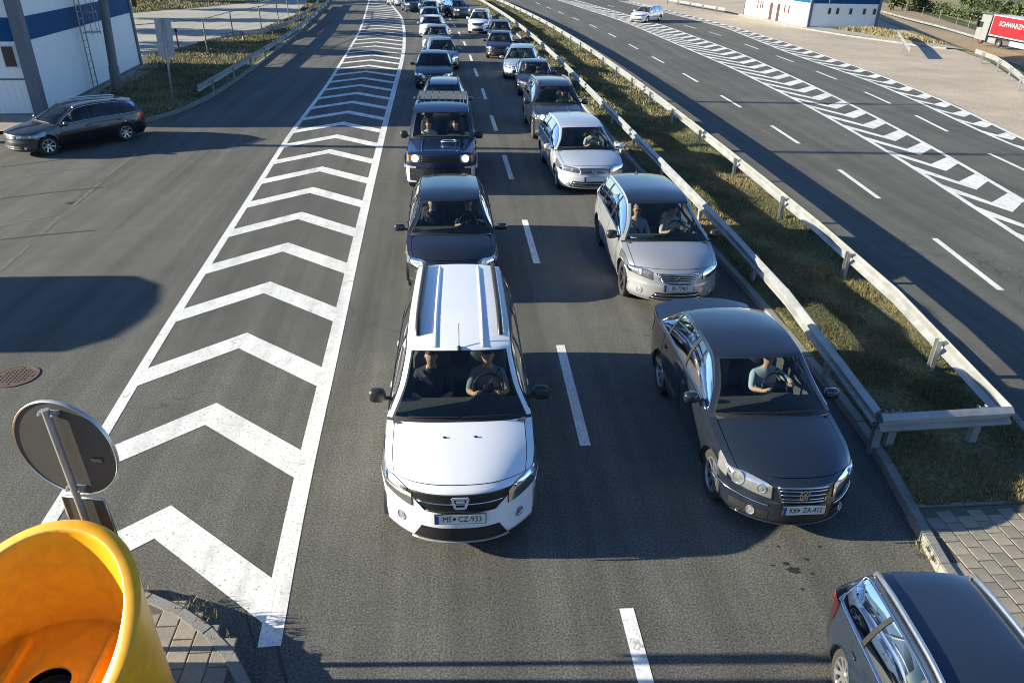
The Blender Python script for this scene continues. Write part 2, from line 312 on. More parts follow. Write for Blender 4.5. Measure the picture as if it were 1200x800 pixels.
# ---------------- median ----------------
nr = [G(x, y, .75)[:2] for x, y in ((1036, 481), (1018, 454), (987, 417), (960.6, 381), (916, 331), (880, 290), (820, 228), (753, 157), (726, 135), (695, 106), (661, 74), (634, 48), (614, 30), (592.6, 15.7), (573, 4))]
fr_ = [G(x, y, .75)[:2] for x, y in ((1192, 473), (1149, 425), (1105, 378.5), (1060, 342), (1001.5, 287), (955, 253), (911, 213), (864, 180), (785, 121.5), (751, 94.5), (717, 69.7), (672.5, 41.6), (627.5, 18), (589, 0))]
def polyf(pts, deg, y1):
    a = np.array(pts); s = lambda y: np.log(np.asarray(y)+6.); wt = np.ones(len(a)); wt[0] = wt[1] = 6; cf = np.polyfit(s(a[:, 1]), a[:, 0], deg, w=wt); return lambda y: np.polyval(cf, s(y))
NRX = polyf(nr, 4, 110); FRX = polyf(fr_, 4, 110)
NKX = lambda y: np.where(np.asarray(y) < 24.6, np.interp(y, [6.0, 6.83, 8.0, 9.35, 13.5, 24.6], [5.44, 5.59, 5.80, 5.95, 6.0, float(NRX(24.6))-.46]), NRX(y)-.46); FKX = lambda y: FRX(y)+np.interp(y, [6, 12, 30, 60], [.55, .6, .5, .5])
ys = np.r_[np.arange(6.95, 60, 1.), np.arange(60, 118, 4)]
def median_z(x, y): return .13+.05*math.sin(x*1.7+y*.6)*math.sin(y*.9)+.03*math.sin(x*4+y*2.3)
mb = MB(); P = []
for y in ys:
    x0, x1 = float(NKX(y))+.12, float(FKX(y))-.12; P.append([(x0+(x1-x0)*f, y, .105 if f in (0., 1.) else median_z(x0+(x1-x0)*f, y)) for f in np.linspace(0, 1, 13)])
mb.grid(np.array(P), 0, True); mo = mb.build('median_verge', SOIL, None, True); mo['kind'] = 'structure'
kerb('near', [(float(NKX(y)), y) for y in np.arange(6.9, 70, 1.)], .12, .14, 1.0, -1)
kerb('far', [(float(FKX(y)), y) for y in np.arange(5.0, 70, 1.)], .12, .14, 1.0, 1)
nrl = guardrail('near side steel guardrail of the grass median, beside the queue of cars', [(float(NRX(y))-.04, y) for y in np.arange(8.2, 112, 1.)], 1 if False else -1, 4., 'guardrails of the grass median')
frl = guardrail('far side steel guardrail of the grass median, beside the empty carriageway', [(float(FRX(y))-.11, y) for y in np.arange(8.3, 112, 1.)], 1, 4., 'guardrails of the grass median')
p0, p1 = np.array([float(NRX(8.05))-.06, 8.16]), np.array([float(FRX(8.2))-.10, 8.26])
eb = thing('guardrail', 'short double guardrail closing the end of the grass median', 'guardrail', (p0[0], p0[1], 0), 0, 'guardrails of the grass median')
for h in (.60,):
    m = MB(); beam(m, (0, -.06), (p1-p0)+np.array([.0, -.06]), -1 if False else 1, h, h); m.build('rail_beam', GALV, eb, True, 30)
for f in (.06, .17, .83):
    q = (p1-p0)*f; m = MB()
    for w_ in (-.055, .055): m.box((q[0]+w_, q[1]+.08, .3), (.008, .08, .8))
    m.box((q[0], q[1]+.045, .3), (.118, .008, .8)); m.build('post', GALV, eb)
# ---------------- grass ----------------
GR = [pmat('grass_dark', (.075, .09, .034), .7, noise=(3, .6, (.07, .08, .025))), pmat('grass_olive', (.19, .175, .075), .7, noise=(3, .5, (.06, .08, .02))), pmat('grass_dry', (.34, .26, .12), .8, noise=(3, .5, (.15, .12, .05)))]
def blades(name, pts, hmin, hmax, wd, mats=GR, p=(.34, .38, .28), lean=.75):
    n = len(pts); pts = np.array(pts); a = RNG.uniform(0, 2*np.pi, n); h = RNG.uniform(hmin, hmax, n); la = RNG.uniform(0, 2*np.pi, n); le = RNG.uniform(.1, lean, n)*h
    dx, dy = np.cos(a)*wd/2, np.sin(a)*wd/2; V = np.zeros((n, 3, 3)); V[:, 0] = pts+np.stack([dx, dy, 0*dx], -1); V[:, 1] = pts-np.stack([dx, dy, 0*dx], -1); V[:, 2] = pts+np.stack([np.cos(la)*le, np.sin(la)*le, h], -1)
    me = bpy.data.meshes.new(name); me.vertices.add(3*n); me.vertices.foreach_set('co', V.ravel()); me.loops.add(3*n); me.loops.foreach_set('vertex_index', np.arange(3*n)); me.polygons.add(n); me.polygons.foreach_set('loop_start', np.arange(0, 3*n, 3)); me.polygons.foreach_set('loop_total', np.full(n, 3))
    for m in mats: me.materials.append(m)
    # dry and green patches follow a slow noise
    t = np.sin(pts[:, 0]*1.3+pts[:, 1]*.7)+np.sin(pts[:, 1]*1.9-pts[:, 0])*.7+RNG.normal(0, .9, n); q = np.argsort(np.argsort(t))/max(1, n); mi = np.where(q < p[0], 0, np.where(q < p[0]+p[1], 1, 2))
    me.polygons.foreach_set('material_index', mi.astype(np.int32)); me.update(calc_edges=True); o = put(name, me); o['kind'] = 'stuff'; return o
pts = []
for (y0, y1, n) in ((6.95, 14, 52000), (14, 30, 60000), (30, 115, 45000)):
    y = RNG.uniform(y0, y1, n); f = RNG.uniform(0.02, .98, n); x0, x1 = NKX(y)+.14, FKX(y)-.14; x = x0+(x1-x0)*f
    pts.append(np.stack([x, y, np.array([median_z(a, b)-.02 for a, b in zip(x, y)])], -1))
blades('grass', pts[0], .03, .085, .012); blades('grass', pts[1], .04, .11, .018); blades('grass', pts[2], .06, .16, .05)
# ---------------- left verge ----------------
lk = gp([(165, 150), (190, 142), (212, 133), (250, 115), (300, 80), (350, 40), (385, 5)]); lk = [tuple(p) for p in lk]+[(-17.5, 118)]; lk = [(-15.2, 28.8), (-13.5, 29.4)]+lk
lks = resample(smooth(resample(lk, 1.0), 6), 1.0)
b2 = gp([(165, 68), (210, 59), (240, 49), (300, 39), (350, 21)])+[(-19.5, 118)]
yl = np.array([p[1] for p in lks]); mb = MB(); yin = np.arange(30.4, 117, 2.)
LKX = lambda y: np.interp(y, yl, lks[:, 0]); B2X = lambda y: np.interp(y, [30, 46, 50.7, 54.3, 59.5, 66, 81.4, 118], [-15.6, -17.4, -19.1, -18.0, -17.8, -15.9, -15.6, -19.5])
P = np.array([[(B2X(y)+(LKX(y)-.1-B2X(y))*f, y, .10+.02*math.sin(y*2+f*9)) for f in np.linspace(0, 1, 7)] for y in yin]); mb.grid(P, 0, True); vo = mb.build('grass_verge', SOIL, None, True); vo['kind'] = 'structure'
kerb('left', lks, .13, .15, 1.0, 1, maxn=110)
lp = sheet('footpath', [(-17.2, 28.6), (-15.2, 28.9), (-13.2, 29.5), (-12.1, 30.3), (-13.2, 31.6), (-16.4, 31.75), (-24, 31.2), (-24, 27)], .105, PAVER[2])
blades('grass', FARV, .1, .3, .09, p=(.4, .3, .3)); y = RNG.uniform(31.3, 116, 42000); f = RNG.uniform(.03, .96, 42000); x = B2X(y)+(LKX(y)-.1-B2X(y))*f; blades('grass', np.stack([x, y, np.full(len(x), .09)], -1), .05, .16, .05, p=(.4, .3, .3))
# ---------------- road markings (parts of the road) ----------------
def strip(name, pts, wd, m=PAINTW, z=.004, parent=road):
    a = np.array(pts, float); l, r = strip_at(a, -wd/2), strip_at(a, wd/2); b = MB(); b.grid(np.array([[(*p, z), (*q, z)] for p, q in zip(l, r)]), 0, False); return b.build(name, m, parent)
LX = curve(gp([(62, 600), (120.6, 495.5), (195.3, 376), (233, 319), (300, 216), (334, 162), (380, 102.5), (401, 69), (419, 40), (426, 21), (432, 0)])); RX = curve(gp([(329, 757), (350, 620), (392, 438), (424.6, 280), (443, 197), (458, 131), (470.8, 81.5), (475.5, 60), (475.6, 37.5), (472.5, 21), (455, 0)]))
yv = np.r_[np.arange(5.36, 30, 1.), np.arange(30, 122, 2.)]; rxs = smooth([(float(RX(y)), y) for y in yv], 5); lxs = smooth([(float(LX(y)), y) for y in np.r_[np.arange(6.3, 30, 1.), np.arange(30, 122, 2.)]], 5)
strip('edge_line', rxs-np.array([.115, 0]), .23); strip('edge_line', lxs+np.array([.085, 0]), .17)
RXs = lambda y: np.interp(y, rxs[:, 1], rxs[:, 0])-.22; LXs = lambda y: np.interp(y, lxs[:, 1], lxs[:, 0])+.16
ap = [G(*p)[:2] for p in ((211.7, 570.5), (255.8, 469.7), (288, 393), (312, 334), (334, 287), (350, 252), (365, 222), (378, 196), (387.5, 174.8), (393.5, 158), (402.5, 142.2), (407.8, 128.8), (415, 116.8), (418, 107.4), (423.5, 98.3), (425.8, 90.2), (428, 82.7), (432, 76), (435, 70.6), (437.5, 64.6), (438.8, 58.8), (440, 54), (441, 49.4), (442.5, 45), (445, 40.3), (446, 36.3))]
ay = [p[1] for p in ap]; cf = np.polyfit(np.arange(len(ay)), ay, 3); AYs = [float(np.polyval(cf, i)) for i in range(len(ay))]
while AYs[-1] < 117: AYs.append(AYs[-1]+(AYs[-1]-AYs[-2])*1.0)
AX = lambda y: np.interp(y, [7.96, 12.3, 24, 36, 50, 60, 71], [-3.64, -3.83, -4.23, -4.6, -5.1, -5.67, -6.22])
for i, y in enumerate(AYs):
    xa = float(AX(y)) if y < 71 else float((RXs(y)+LXs(y))/2-.5)
    def hit(f, sgn, y0):   # leg at 45 degrees until it meets the line
        d = .5
        for _ in range(30): d = abs(float(f(y0-d*(.98 if sgn > 0 else .86)))-xa)
        return (xa+sgn*d, y0-d*(.98 if sgn > 0 else .86)*(1 if sgn < 0 else .88))
    def hit2(f, sgn, y0, sl):
        d = .5
        for _ in range(30): d = abs(float(f(y0-d*sl))-xa)
        return (xa+sgn*(d+.06), y0-(d+.05)*sl)
    th = .60; b = MB(); r0, l0 = hit2(RXs, 1, y, .87), hit2(LXs, -1, y, .95); r1, l1 = hit2(RXs, 1, y-th, .87), hit2(LXs, -1, y-th, .95)
    q = .0048; b.add([(*l0, q), (xa, y, q), (*r0, q), (*r1, q), (xa, y-th, q), (*l1, q)], [(0, 5, 4, 1), (1, 4, 3, 2)]); b.build('chevron_marking', PAINTW, road)
DT = [G(*p)[:2] for p in ((734, 712.5), (656.5, 404.4), (614.7, 257.8), (590.6, 181.9), (575.6, 135.3), (565, 103.8), (556, 80.6), (550.5, 64.5), (543.3, 48.8), (537.3, 37.5), (531.3, 28.5))]
DX = curve([(1.75, 0)]+DT); dys = [p[1] for p in DT]+[82.3, 89.5, 97, 105, 113]
for y in dys: strip('lane_dash', [(float(DX(y)), y), (float(DX(y-1.6)), y-1.6), (float(DX(y-3.05)), y-3.05)], .155)
RDX = curve(gp([(1168, 336.8), (1095, 279.4), (983.4, 199), (904, 147.4), (844.7, 112), (800.4, 86.2), (764.3, 66.6), (736.6, 51.9), (713.3, 39.4), (691, 29), (671, 21), (654, 14)]))
for y in [G(*p)[1] for p in ((1095, 279.4), (983.4, 199), (904, 147.4), (844.7, 112), (800.4, 86.2), (764.3, 66.6), (736.6, 51.9), (713.3, 39.4), (691, 29), (671, 21), (654, 14))]+[101, 109]: strip('lane_dash', [(float(RDX(y)), y), (float(RDX(y-3.2)), y-3.2)], .15)
D2X = curve(gp([(1193.7, 198.4), (1110, 154), (1073, 135.5), (1038, 119), (981, 93.6), (932, 73.6), (848, 43), (831, 37.6), (721, 8.8)])); 
for y in [G(*p)[1] for p in ((1160, 180), (1073, 135.5), (1020, 108), (956, 83.6), (913, 65.6), (877, 52), (831, 37.6), (806, 30), (760, 18), (709, 6.4))]: strip('lane_dash', [(float(D2X(y)), y), (float(D2X(y-3.3)), y-3.3)], .15)
N1 = curve([(13.2, 10)]+gp([(1199, 280), (1045, 180), (952, 127), (858, 79.7), (731.7, 25.7), (658, 1.8)])); F1 = curve([(15.2, 12)]+gp([(1196, 233.5), (1106, 180), (1020, 134), (944, 97), (866, 62)])+[(20.4, 75), (18.9, 100), (17.6, 115)])
N2 = curve([(20.5, 20)]+gp([(1153, 156.4), (1084.7, 123), (1020, 95), (930, 64.5), (851, 33)])+[(25.0, 94), (24.0, 114)]); F2 = curve([(20.8, 20)]+z2f+[(26.6, 60), (27.2, 74), (26.6, 94), (25.6, 114)])
for N_, F_, y0, y1, tip0, per in ((N1, F1, 10.3, 117, None, 2.17), (N2, F2, 21.2, 117, None, 2.25)):
    yv = np.arange(y0, y1, 1.5); strip('edge_line', smooth([(float(N_(y)), y) for y in yv], 4), .17); strip('edge_line', smooth([(float(F_(y)), y) for y in yv], 4), .17)
    for y in np.arange(y0+2.2, y1-3, per):
        xn, xf = float(N_(y))+.08, float(F_(y))-.08; wd = xf-xn
        if wd < .5: continue
        xa = xn+wd*.5; Ln, L0 = wd*.5*2.3, wd*.5*1.15; th = .90; b = MB(); q = .0042
        b.add([(float(N_(y+Ln))+.07, y+Ln, q), (xa, y, q), (float(F_(y+L0))-.07, y+L0, q), (float(F_(y+L0+th))-.07, y+L0+th, q), (xa, y+th, q), (float(N_(y+Ln+th))+.07, y+Ln+th, q)], [(0, 1, 4, 5), (1, 2, 3, 4)]); b.build('chevron_marking', PAINTW, road)
# seams, worn parking lines, skid mark, oil
for a, b_ in (((0, 196), (131, 181)), ((0, 233), (122, 219.5)), ((0, 281), (112, 270))): strip('tar_seam', gp([a, ((a[0]+b_[0])/2, (a[1]+b_[1])/2-.6), b_]), .075, TAR, .003)
strip('tar_seam', gp([(330, 690), (322, 745), (336, 800)]), .03, TAR, .003); strip('tar_seam', gp([(255, 668), (286, 712), (300, 760)]), .02, TAR, .003)
wl = gp([(0, 317), (22, 298), (34, 288)]), gp([(48, 274), (62, 262), (70, 254)]), gp([(86, 241), (108, 222), (118, 214)]), gp([(126, 206), (160, 180)]), gp([(0, 265), (64, 252)]), gp([(0, 212), (95, 196)])
for q in wl: strip('worn_line', q, .10, PAINTOLD, .003)
st = rockmix('rubber_mark', [(.3, (.07, .068, .06)), (.7, (.13, .128, .115))], 30, .9)
ol = rockmix('oil_stain', [(.3, (.012, .012, .011)), (.7, (.04, .038, .034))], 12, .6)
def blot(cx, cy, r, m):
    c = G(cx, cy); b = MB(); n = 18; r *= .8; V = [(c[0]+math.cos(2*math.pi*i/n)*r*(1+random.uniform(-.35, .35)), c[1]+math.sin(2*math.pi*i/n)*r*.7*(1+random.uniform(-.35, .35)), .0025) for i in range(n)]
    b.add(V, [tuple(range(n))]); b.build('oil_stain', m, road)
for q in ((930, 668, .09, ol), (921, 660, .05, ol), (945, 655, .035, ol), (905, 662, .03, ol), (940, 690, .03, ol), (86, 238, .22, ol), (98, 230, .12, ol), (960, 640, .03, ol), (912, 640, .025, ol), (952, 672, .03, ol)): blot(*q)
mc = G(18, 441); man = thing('manhole_cover', 'rusty round manhole cover in the asphalt by the left edge', 'manhole cover', (mc[0], mc[1], 0))
RUST = pmat('rusty_iron', (.13, .085, .06), .8, .2, noise=(30, .7, (.07, .055, .045)), bump=(60, .4, .004))
m = MB(); m.lathe([(.35, .001), (.35, .012), (.30, .012), (.295, .004)], 32); m.build('frame', RUST, man, True, 30); m = MB(); m.lathe([(.29, .002), (.29, .010), (.001, .010)], 32)
for i in range(-4, 5):
    for j in range(-4, 5):
        if i*i+j*j < 17: m.box((i*.062, j*.062, .012), (.04, .04, .008), 0)
m.build('lid', RUST, man)
# ---------------- paved islands ----------------
def pave(name, inside, x0, x1, y0, y1, px, py, z, rot=0.0, org=(0, 0), base_poly=None, h=None):
    b = sheet(name, base_poly, z-.006, JOINT); c, s = math.cos(rot), math.sin(rot); meshes = {}
    for i, mt in enumerate(PAVER):
        mb = MB(); a, d, e = px/2-.006, py/2-.006, .008; mb.add([(-a, -d, -.02), (a, -d, -.02), (a, d, -.02), (-a, d, -.02), (-a, -d, -.003), (a, -d, -.003), (a, d, -.003), (-a, d, -.003), (-a+e, -d+e, 0), (a-e, -d+e, 0), (a-e, d-e, 0), (-a+e, d-e, 0)], [(0, 1, 5, 4), (1, 2, 6, 5), (2, 3, 7, 6), (3, 0, 4, 7), (4, 5, 9, 8), (5, 6, 10, 9), (6, 7, 11, 10), (7, 4, 8, 11), (8, 9, 10, 11)]); meshes[i] = mb.mesh('paver', mt)
    k = 0
    for i in range(int((x1-x0)/px)+1):
        for j in range(int((y1-y0)/py)+2):
            u, v = x0+(i+.5)*px, y0+(j+(.5 if i % 2 else 0))*py; x, y = org[0]+u*c-v*s, org[1]+u*s+v*c
            if inside(x, y): o = put('paver', meshes[random.randrange(4)], b, (x, y, z+random.uniform(-.003, .003)), (random.uniform(-.008, .008), random.uniform(-.008, .008), rot)); k += 1
    return b
isl = [tuple(p) for p in gp([(100, 672), (135, 680), (165, 690), (190, 697), (225, 712), (262, 742), (285, 770), (300, 800)], .24)]+[(-1.78, 4.35), (-1.72, 3.8), (-1.75, 2.6)]
isl = [tuple(p) for p in smooth(resample(isl, .22), 4)]; ipoly = isl+[(-6.5, 2.6), (-6.5, 6.0), (-5.0, 6.25)]
def inpoly(poly, m=0.0):
    a = np.array(poly); 
    def f(x, y):
        x1, y1 = a[:, 0], a[:, 1]; x2, y2 = np.roll(x1, -1), np.roll(y1, -1); c = ((y1 > y) != (y2 > y)) & (x < (x2-x1)*(y-y1)/(y2-y1+1e-12)+x1); ok = c.sum() % 2 == 1
        if ok and m: 
            dx, dy = x2-x1, y2-y1; t = np.clip(((x-x1)*dx+(y-y1)*dy)/(dx*dx+dy*dy+1e-12), 0, 1); ok = np.min(np.hypot(x1+t*dx-x, y1+t*dy-y)) > m
        return ok
    return f
ib = MB(); ib.prism(ipoly[::-1], -.1, .22, 0); iso = ib.build('traffic_island', CONC); iso['kind'] = 'structure'
kerb('island', isl, .252, .12, .44, -1)
pave('island_paving', inpoly(ipoly, .07), -6.2, -1.5, 2.4, 6.6, .21, .34, .24, 0.0, (0, 0), ipoly[::-1])
pk = [(5.30, 2.2), (5.34, 4.4), (5.42, 5.9), (5.59, 6.90)]; ppoly = [(5.40, 2.2), (5.44, 4.4), (5.52, 5.9), (5.68, 6.9), (9.3, 6.95), (9.6, 2.2)]
pb_ = MB(); pb_.prism(ppoly[::-1], -.1, .10, 0); po = pb_.build('pavement_bed', CONC); po['kind'] = 'structure'
kerb('corner', pk, .15, .12, .47, -1)
pave('pavement', inpoly(ppoly, .07), 5.0, 10, 1.8, 7.4, .205, .215, .125, RAD(1), (0, 0), ppoly[::-1])
kerb('verge edge', [(5.75, 6.93), (7.0, 6.95), (8.3, 6.97)], .13, .05, .6, 1)
# weeds: clumps on the island edge and dry leaves along the pavement edge
pts = []
for cx, cy, n, r in ((232, 709, 30, .07), (238, 722, 34, .07), (168, 690, 40, .08), (262, 745, 12, .05), (205, 703, 12, .05), (1075, 640, 40, .05), (1082, 652, 40, .05)):
    hz_ = .24 if cx < 600 else .12; g = G(cx, cy, hz_); pts += [(g[0]+random.gauss(0, r), g[1]+random.gauss(0, r*.7), hz_-.01) for _ in range(n)]
blades('weeds', pts, .03, .10, .014, p=(.3, .3, .4), lean=1.0)
x = RNG.uniform(5.75, 9, 900); pts = np.stack([x, 6.98+np.abs(RNG.normal(0, .10, 900)), np.full(900, .13)], -1); blades('dry_leaves', pts, .02, .05, .03, [GR[2], pmat('dead_leaf', (.20, .10, .045), .9, noise=(9, .5, (.28, .18, .09))), GR[1]], (.4, .4, .2), 1.6)
# ---------------- buildings ----------------
WCLAD = pmat('white_cladding', (.78, .79, .78), .5, noise=(1.5, .35, (.70, .72, .72))); BLUE = pmat('blue_cladding', (.004, .062, .17), .6, spec=.15, noise=(1.5, .3, (.006, .08, .21))); GREYB = pmat('bluegrey_trim', (.10, .12, .15), .5, noise=(3, .3, (.13, .15, .18)))
CLADG = pmat('grey_cladding', (.50, .52, .53), .5, noise=(1.5, .3, (.43, .46, .48)))
WIN = pmat('window_glass', (.02, .025, .03), .06, coat=1, noise=(2, .3, (.05, .06, .07))); WFR = pmat('window_frame', (.65, .65, .62), .5, noise=(8, .2, (.55, .55, .52)))
def wall(mb, a, b, z0, z1, m=0, rib=.25, dep=.018):
    """ribbed cladding from a to b (plan points, outside on the right hand)"""
    a, b = np.array(a, float), np.array(b, float); L = np.linalg.norm(b-a); d = (b-a)/L; n = np.array([d[1], -d[0]]); k = max(1, int(L/rib)); P = []
    for i in range(k):
        for f, o in ((0, 0), (.12, dep), (.88, dep), (1., 0)): q = a+d*L*(i+f)/k+n*o; P.append([(q[0], q[1], z0), (q[0], q[1], z1)])
    mb.grid(np.array(P), m, False)
def wallpiece(root, name, a, b, u0, u1, z0, z1, m, proud=.03, th=.05):
    a, b = np.array(a, float), np.array(b, float); d = (b-a)/np.linalg.norm(b-a); n = np.array([d[1], -d[0]]); c = a+d*(u0+u1)/2+n*(proud-th/2+.01); mb = MB(); mb.box((c[0], c[1], (z0+z1)/2), (u1-u0, th, z1-z0), 0, math.atan2(d[1], d[0])); return mb.build(name, m, root)
def window(root, a, b, u, z, wd, h, m=WIN, fr=.06):
    f = wallpiece(root, 'window', a, b, u-wd/2, u+wd/2, z-h/2, z+h/2, WFR, .03, .05); wallpiece(f, 'pane', a, b, u-wd/2+fr, u+wd/2-fr, z-h/2+fr, z+h/2-fr, m, .045, .05); return f
P0, P1, P2 = np.array([-24.0, 31.25]), np.array([-16.40, 31.80]), np.array([-17.75, 46.2]); P3, P4 = np.array([-31, 47.5]), np.array([-31.5, 31.0])
lb = thing('office_building', 'white clad office building with a blue band, beside the parked black estate car', 'building'); HB = 6.3
mb = MB(); 
for a, b in ((P1, P2), (P2, P3), (P3, P4), (P4, P0), (P0, P1)):
    wall(mb, a, b, 0, 2.82); wall(mb, a, b, 3.66, HB)
wo = mb.build('wall', WCLAD, lb)
for a, b, n in ((P1, P2, 5), (P2, P3, 5), (P0, P1, 3)):
    L = np.linalg.norm(b-a)
    for i in range(n): wallpiece(lb, 'band_panel', a, b, L*i/n+.012, L*(i+1)/n-.012, 2.82, 3.66, BLUE, .035, .05)
r = MB(); r.prism([tuple(p) for p in (P0, P4, P3, P2, P1)][::-1] if False else [tuple(p) for p in (P0, P1, P2, P3, P4)], HB-.05, HB+.12, 0); r.build('roof', GREYB, lb)
dv = (P1-P0)/np.linalg.norm(P1-P0)
pm_ = MB(); pm_.box((P1[0]-.02, P1[1]+.02, HB/2), (.42, .42, HB), 0, math.atan2(dv[1], dv[0])); pm_.build('corner_pillar', GREYB, lb)
pm_ = MB(); pm_.box((P2[0], P2[1], HB/2), (.22, .22, HB), 0); pm_.build('corner_pillar', GREYB, lb)
L01 = float(np.linalg.norm(P1-P0)); window(lb, P0, P1, L01-.62, 2.28, .52, .85); wallpiece(lb, 'joint_strip', P0, P1, .1, L01-.3, 1.42, 1.48, GREYB, .03, .03)
plh = MB(); 
for a, b in ((P0, P1), (P1, P2)): wallpiece(lb, 'plinth', a, b, .1, float(np.linalg.norm(b-a))-.1, 0, .16, CONC, .06, .1)
fp = sheet('footpath', [(-16.2, 31.6), (-15.3, 32.6), (-16.5, 46.3), (-17.6, 46.4)], .11, PAVER[0])
# ladder with safety hoops on the long wall
d12 = (P2-P1)/np.linalg.norm(P2-P1); n12 = np.array([d12[1], -d12[0]]); lc = P1+d12*6.0+n12*.22
ld = thing('wall_ladder', 'tall steel access ladder with safety hoops on the white wall', 'ladder', (lc[0], lc[1], 0), math.atan2(d12[1], d12[0]))
STEEL = pmat('ladder_steel', (.30, .31, .32), .4, .7, noise=(9, .4, (.2, .2, .2)))
for s in (-.28, .28): m = MB(); m.tube([(s, 0, .25), (s, 0, HB+.9)], .028, 6); m.build('stile', STEEL, ld)
for i in range(20): m = MB(); m.tube([(-.28, 0, .45+i*.3), (.28, 0, .45+i*.3)], .016, 5); m.build('rung', STEEL, ld)
for i in range(5): m = MB(); m.tube([(.36*math.cos(t), -.36-.36*math.sin(t)*1. if True else 0, 2.6+i*.85) for t in np.linspace(-.9, math.pi+.9, 14)], .02, 5); m.build('hoop', STEEL, ld)
for s in (-.34, 0, .34): m = MB(); m.tube([(s, -.36-math.sqrt(max(0, .36**2-s*s)), 2.5), (s, -.36-math.sqrt(max(0, .36**2-s*s)), 6.1)], .014, 4); m.build('cage_bar', STEEL, ld)
# right building
Q0, Q1, Q2 = np.array([33.63, 91.6]), np.array([34.18, 75.4]), np.array([40.9, 75.35]); Q3, Q4 = np.array([43, 84]), np.array([46, 98])
rb = thing('office_building', 'low white office building with two doors and small windows beside the empty lanes', 'building'); HR = 4.3
mb = MB()
for a, b in ((Q0, Q1), (Q1, Q2), (Q2, Q3), (Q3, Q4), (Q4, Q0)): wall(mb, a, b, 0, 2.2, 0, .6); wall(mb, a, b, 3.2, HR, 0, .6)
mb.build('wall', WCLAD, rb)
for a, b, n in ((Q0, Q1, 6), (Q1, Q2, 4), (Q2, Q3, 5)):
    L = np.linalg.norm(b-a)
    for i in range(n): wallpiece(rb, 'band_panel', a, b, L*i/n+.015, L*(i+1)/n-.015, 2.2, 3.2, BLUE, .04, .05)
r = MB(); r.prism([tuple(p) for p in (Q0, Q1, Q2, Q3, Q4)], HR-.05, HR+.12, 0); r.build('roof', GREYB, rb)
for q in (Q1, Q2, Q0): m = MB(); m.box((q[0], q[1], HR/2), (.25, .25, HR), 0); m.build('corner_pillar', GREYB, rb)
for u in (1.85, 2.65, 3.95, 5.3, 6.3): window(rb, Q1, Q2, u, 1.55, .36, .6, WIN, .05)
DOOR = pmat('dark_door', (.06, .02, .02), .5, noise=(5, .3, (.09, .04, .035)))
for u in (7.3, 9.1): dd = wallpiece(rb, 'door', Q0, Q1, u-.36, u+.36, .05, 1.75, DOOR, .04, .05); wallpiece(dd, 'handle', Q0, Q1, u+.2, u+.3, .9, .95, CHROME, .08, .05)
for u in (3.7, 4.5, 5.0, 10.6, 11.6): window(rb, Q0, Q1, u, 1.35, .40, .85, DOOR, .04)
wallpiece(rb, 'plinth', Q1, Q2, .1, 6.6, 0, .15, CONC, .05, .1)
sheet('footpath', [(32.9, 91), (33.4, 74.6), (37.2, 60), (39.0, 58.0), (39.4, 61.5), (39.9, 75.2), (34.1, 75.3), (33.6, 91.6)], .10, YARD)
kerb('right', [(32.8, 96), (33.3, 74.6), (34.6, 68.0), (37.1, 60), (39.0, 57.8)], .12, .2, 2.0, 1, maxn=30)
gv = sheet('dry_verge', [(36.0, 74.6), (38.2, 63.0), (39.3, 60.6), (40.4, 66.6), (40.8, 75.0)], .112, FM[0]); 
y = RNG.uniform(61, 75.2, 4200); x = RNG.uniform(35.8, 41, 4200); ok = np.array([inpoly([(36.0, 74.6), (38.2, 63.0), (39.3, 60.6), (40.4, 66.6), (40.8, 75.0)])(a, b) for a, b in zip(x, y)]); blades('grass', np.stack([x[ok], y[ok], np.full(ok.sum(), .1)], -1), .1, .35, .07, p=(.1, .15, .75))
# ---------------- poles and signs ----------------
POLE = pmat('pole_steel', (.11, .11, .105), .55, .4, noise=(6, .5, (.17, .165, .155)))
def lamp_post(label, x, y, h=11., r=.15, arm=1.6, az=0., group='lamp posts around the plaza'):
    t = thing('lamp_post', label, 'lamp post', (x, y, 0), az, group); m = MB(); m.lathe([(r*1.7, 0), (r*1.7, .12), (r*1.15, .16), (r*1.15, 1.2), (r, 1.25), (r*.85, h), (.001, h)], 14); m.build('pole', POLE, t, True, 40)
    m = MB(); m.tube([(0, 0, h-.1), (arm*.5, 0, h+.15), (arm, 0, h+.2)], .05, 6); m.build('arm', POLE, t, True); m = MB(); ellip(m, (arm+.3, 0, h+.2), (.42, .16, .07)); m.build('lamp_head', GALV, t, True); return t
g = G(138, 110); lamp_post('thick dark lamp post in front of the white building wall', g[0], g[1], 10.5, .19).rotation_euler = (0, RAD(3.5), 0)
lamp_post('lamp post out on the left edge of the plaza', -19.5, 27.6, 11.5, .17)
def board_sign():
    g = G(204, 127); t = thing('direction_sign', 'back of a tall grey sign board on a thin post on the left grass verge', 'sign', (g[0], g[1], .1), RAD(14)); t.rotation_euler = (0, RAD(3), RAD(14)); m = MB(); m.tube([(0, 0, 0), (0, 0, 3.45)], .045, 8); m.build('post', GALV, t, True)
    BK = pmat('sign_back', (.33, .36, .40), .5, .2, noise=(4, .3, (.27, .29, .32)))
    for z0, z1 in ((1.95, 2.50), (2.52, 3.42)):
        m = MB(); m.box((0, .07, (z0+z1)/2), (.62, .03, z1-z0)); p = m.build('sign_panel', BK, t)
        for zz in (z0+.12, z1-.12): m = MB(); m.box((0, .04, zz), (.5, .03, .04)); m.build('bracket', GALV, p)
board_sign()
MP = pmat('marker_red', (.42, .05, .06), .5, noise=(6, .3, (.3, .04, .05)))
g = G(209.5, 57); t = thing('marker_post', 'thin red marker post with a dark ball top behind the sign board', 'post', (g[0], g[1], 0)); m = MB(); m.tube([(0, 0, 0), (0, 0, 1.05)], .05, 8); m.build('shaft', MP, t, True); m = MB(); ellip(m, (0, 0, 1.12), (.10, .10, .11), 0, 10, 8, 1); m.build('ball', BLACK, t, True)
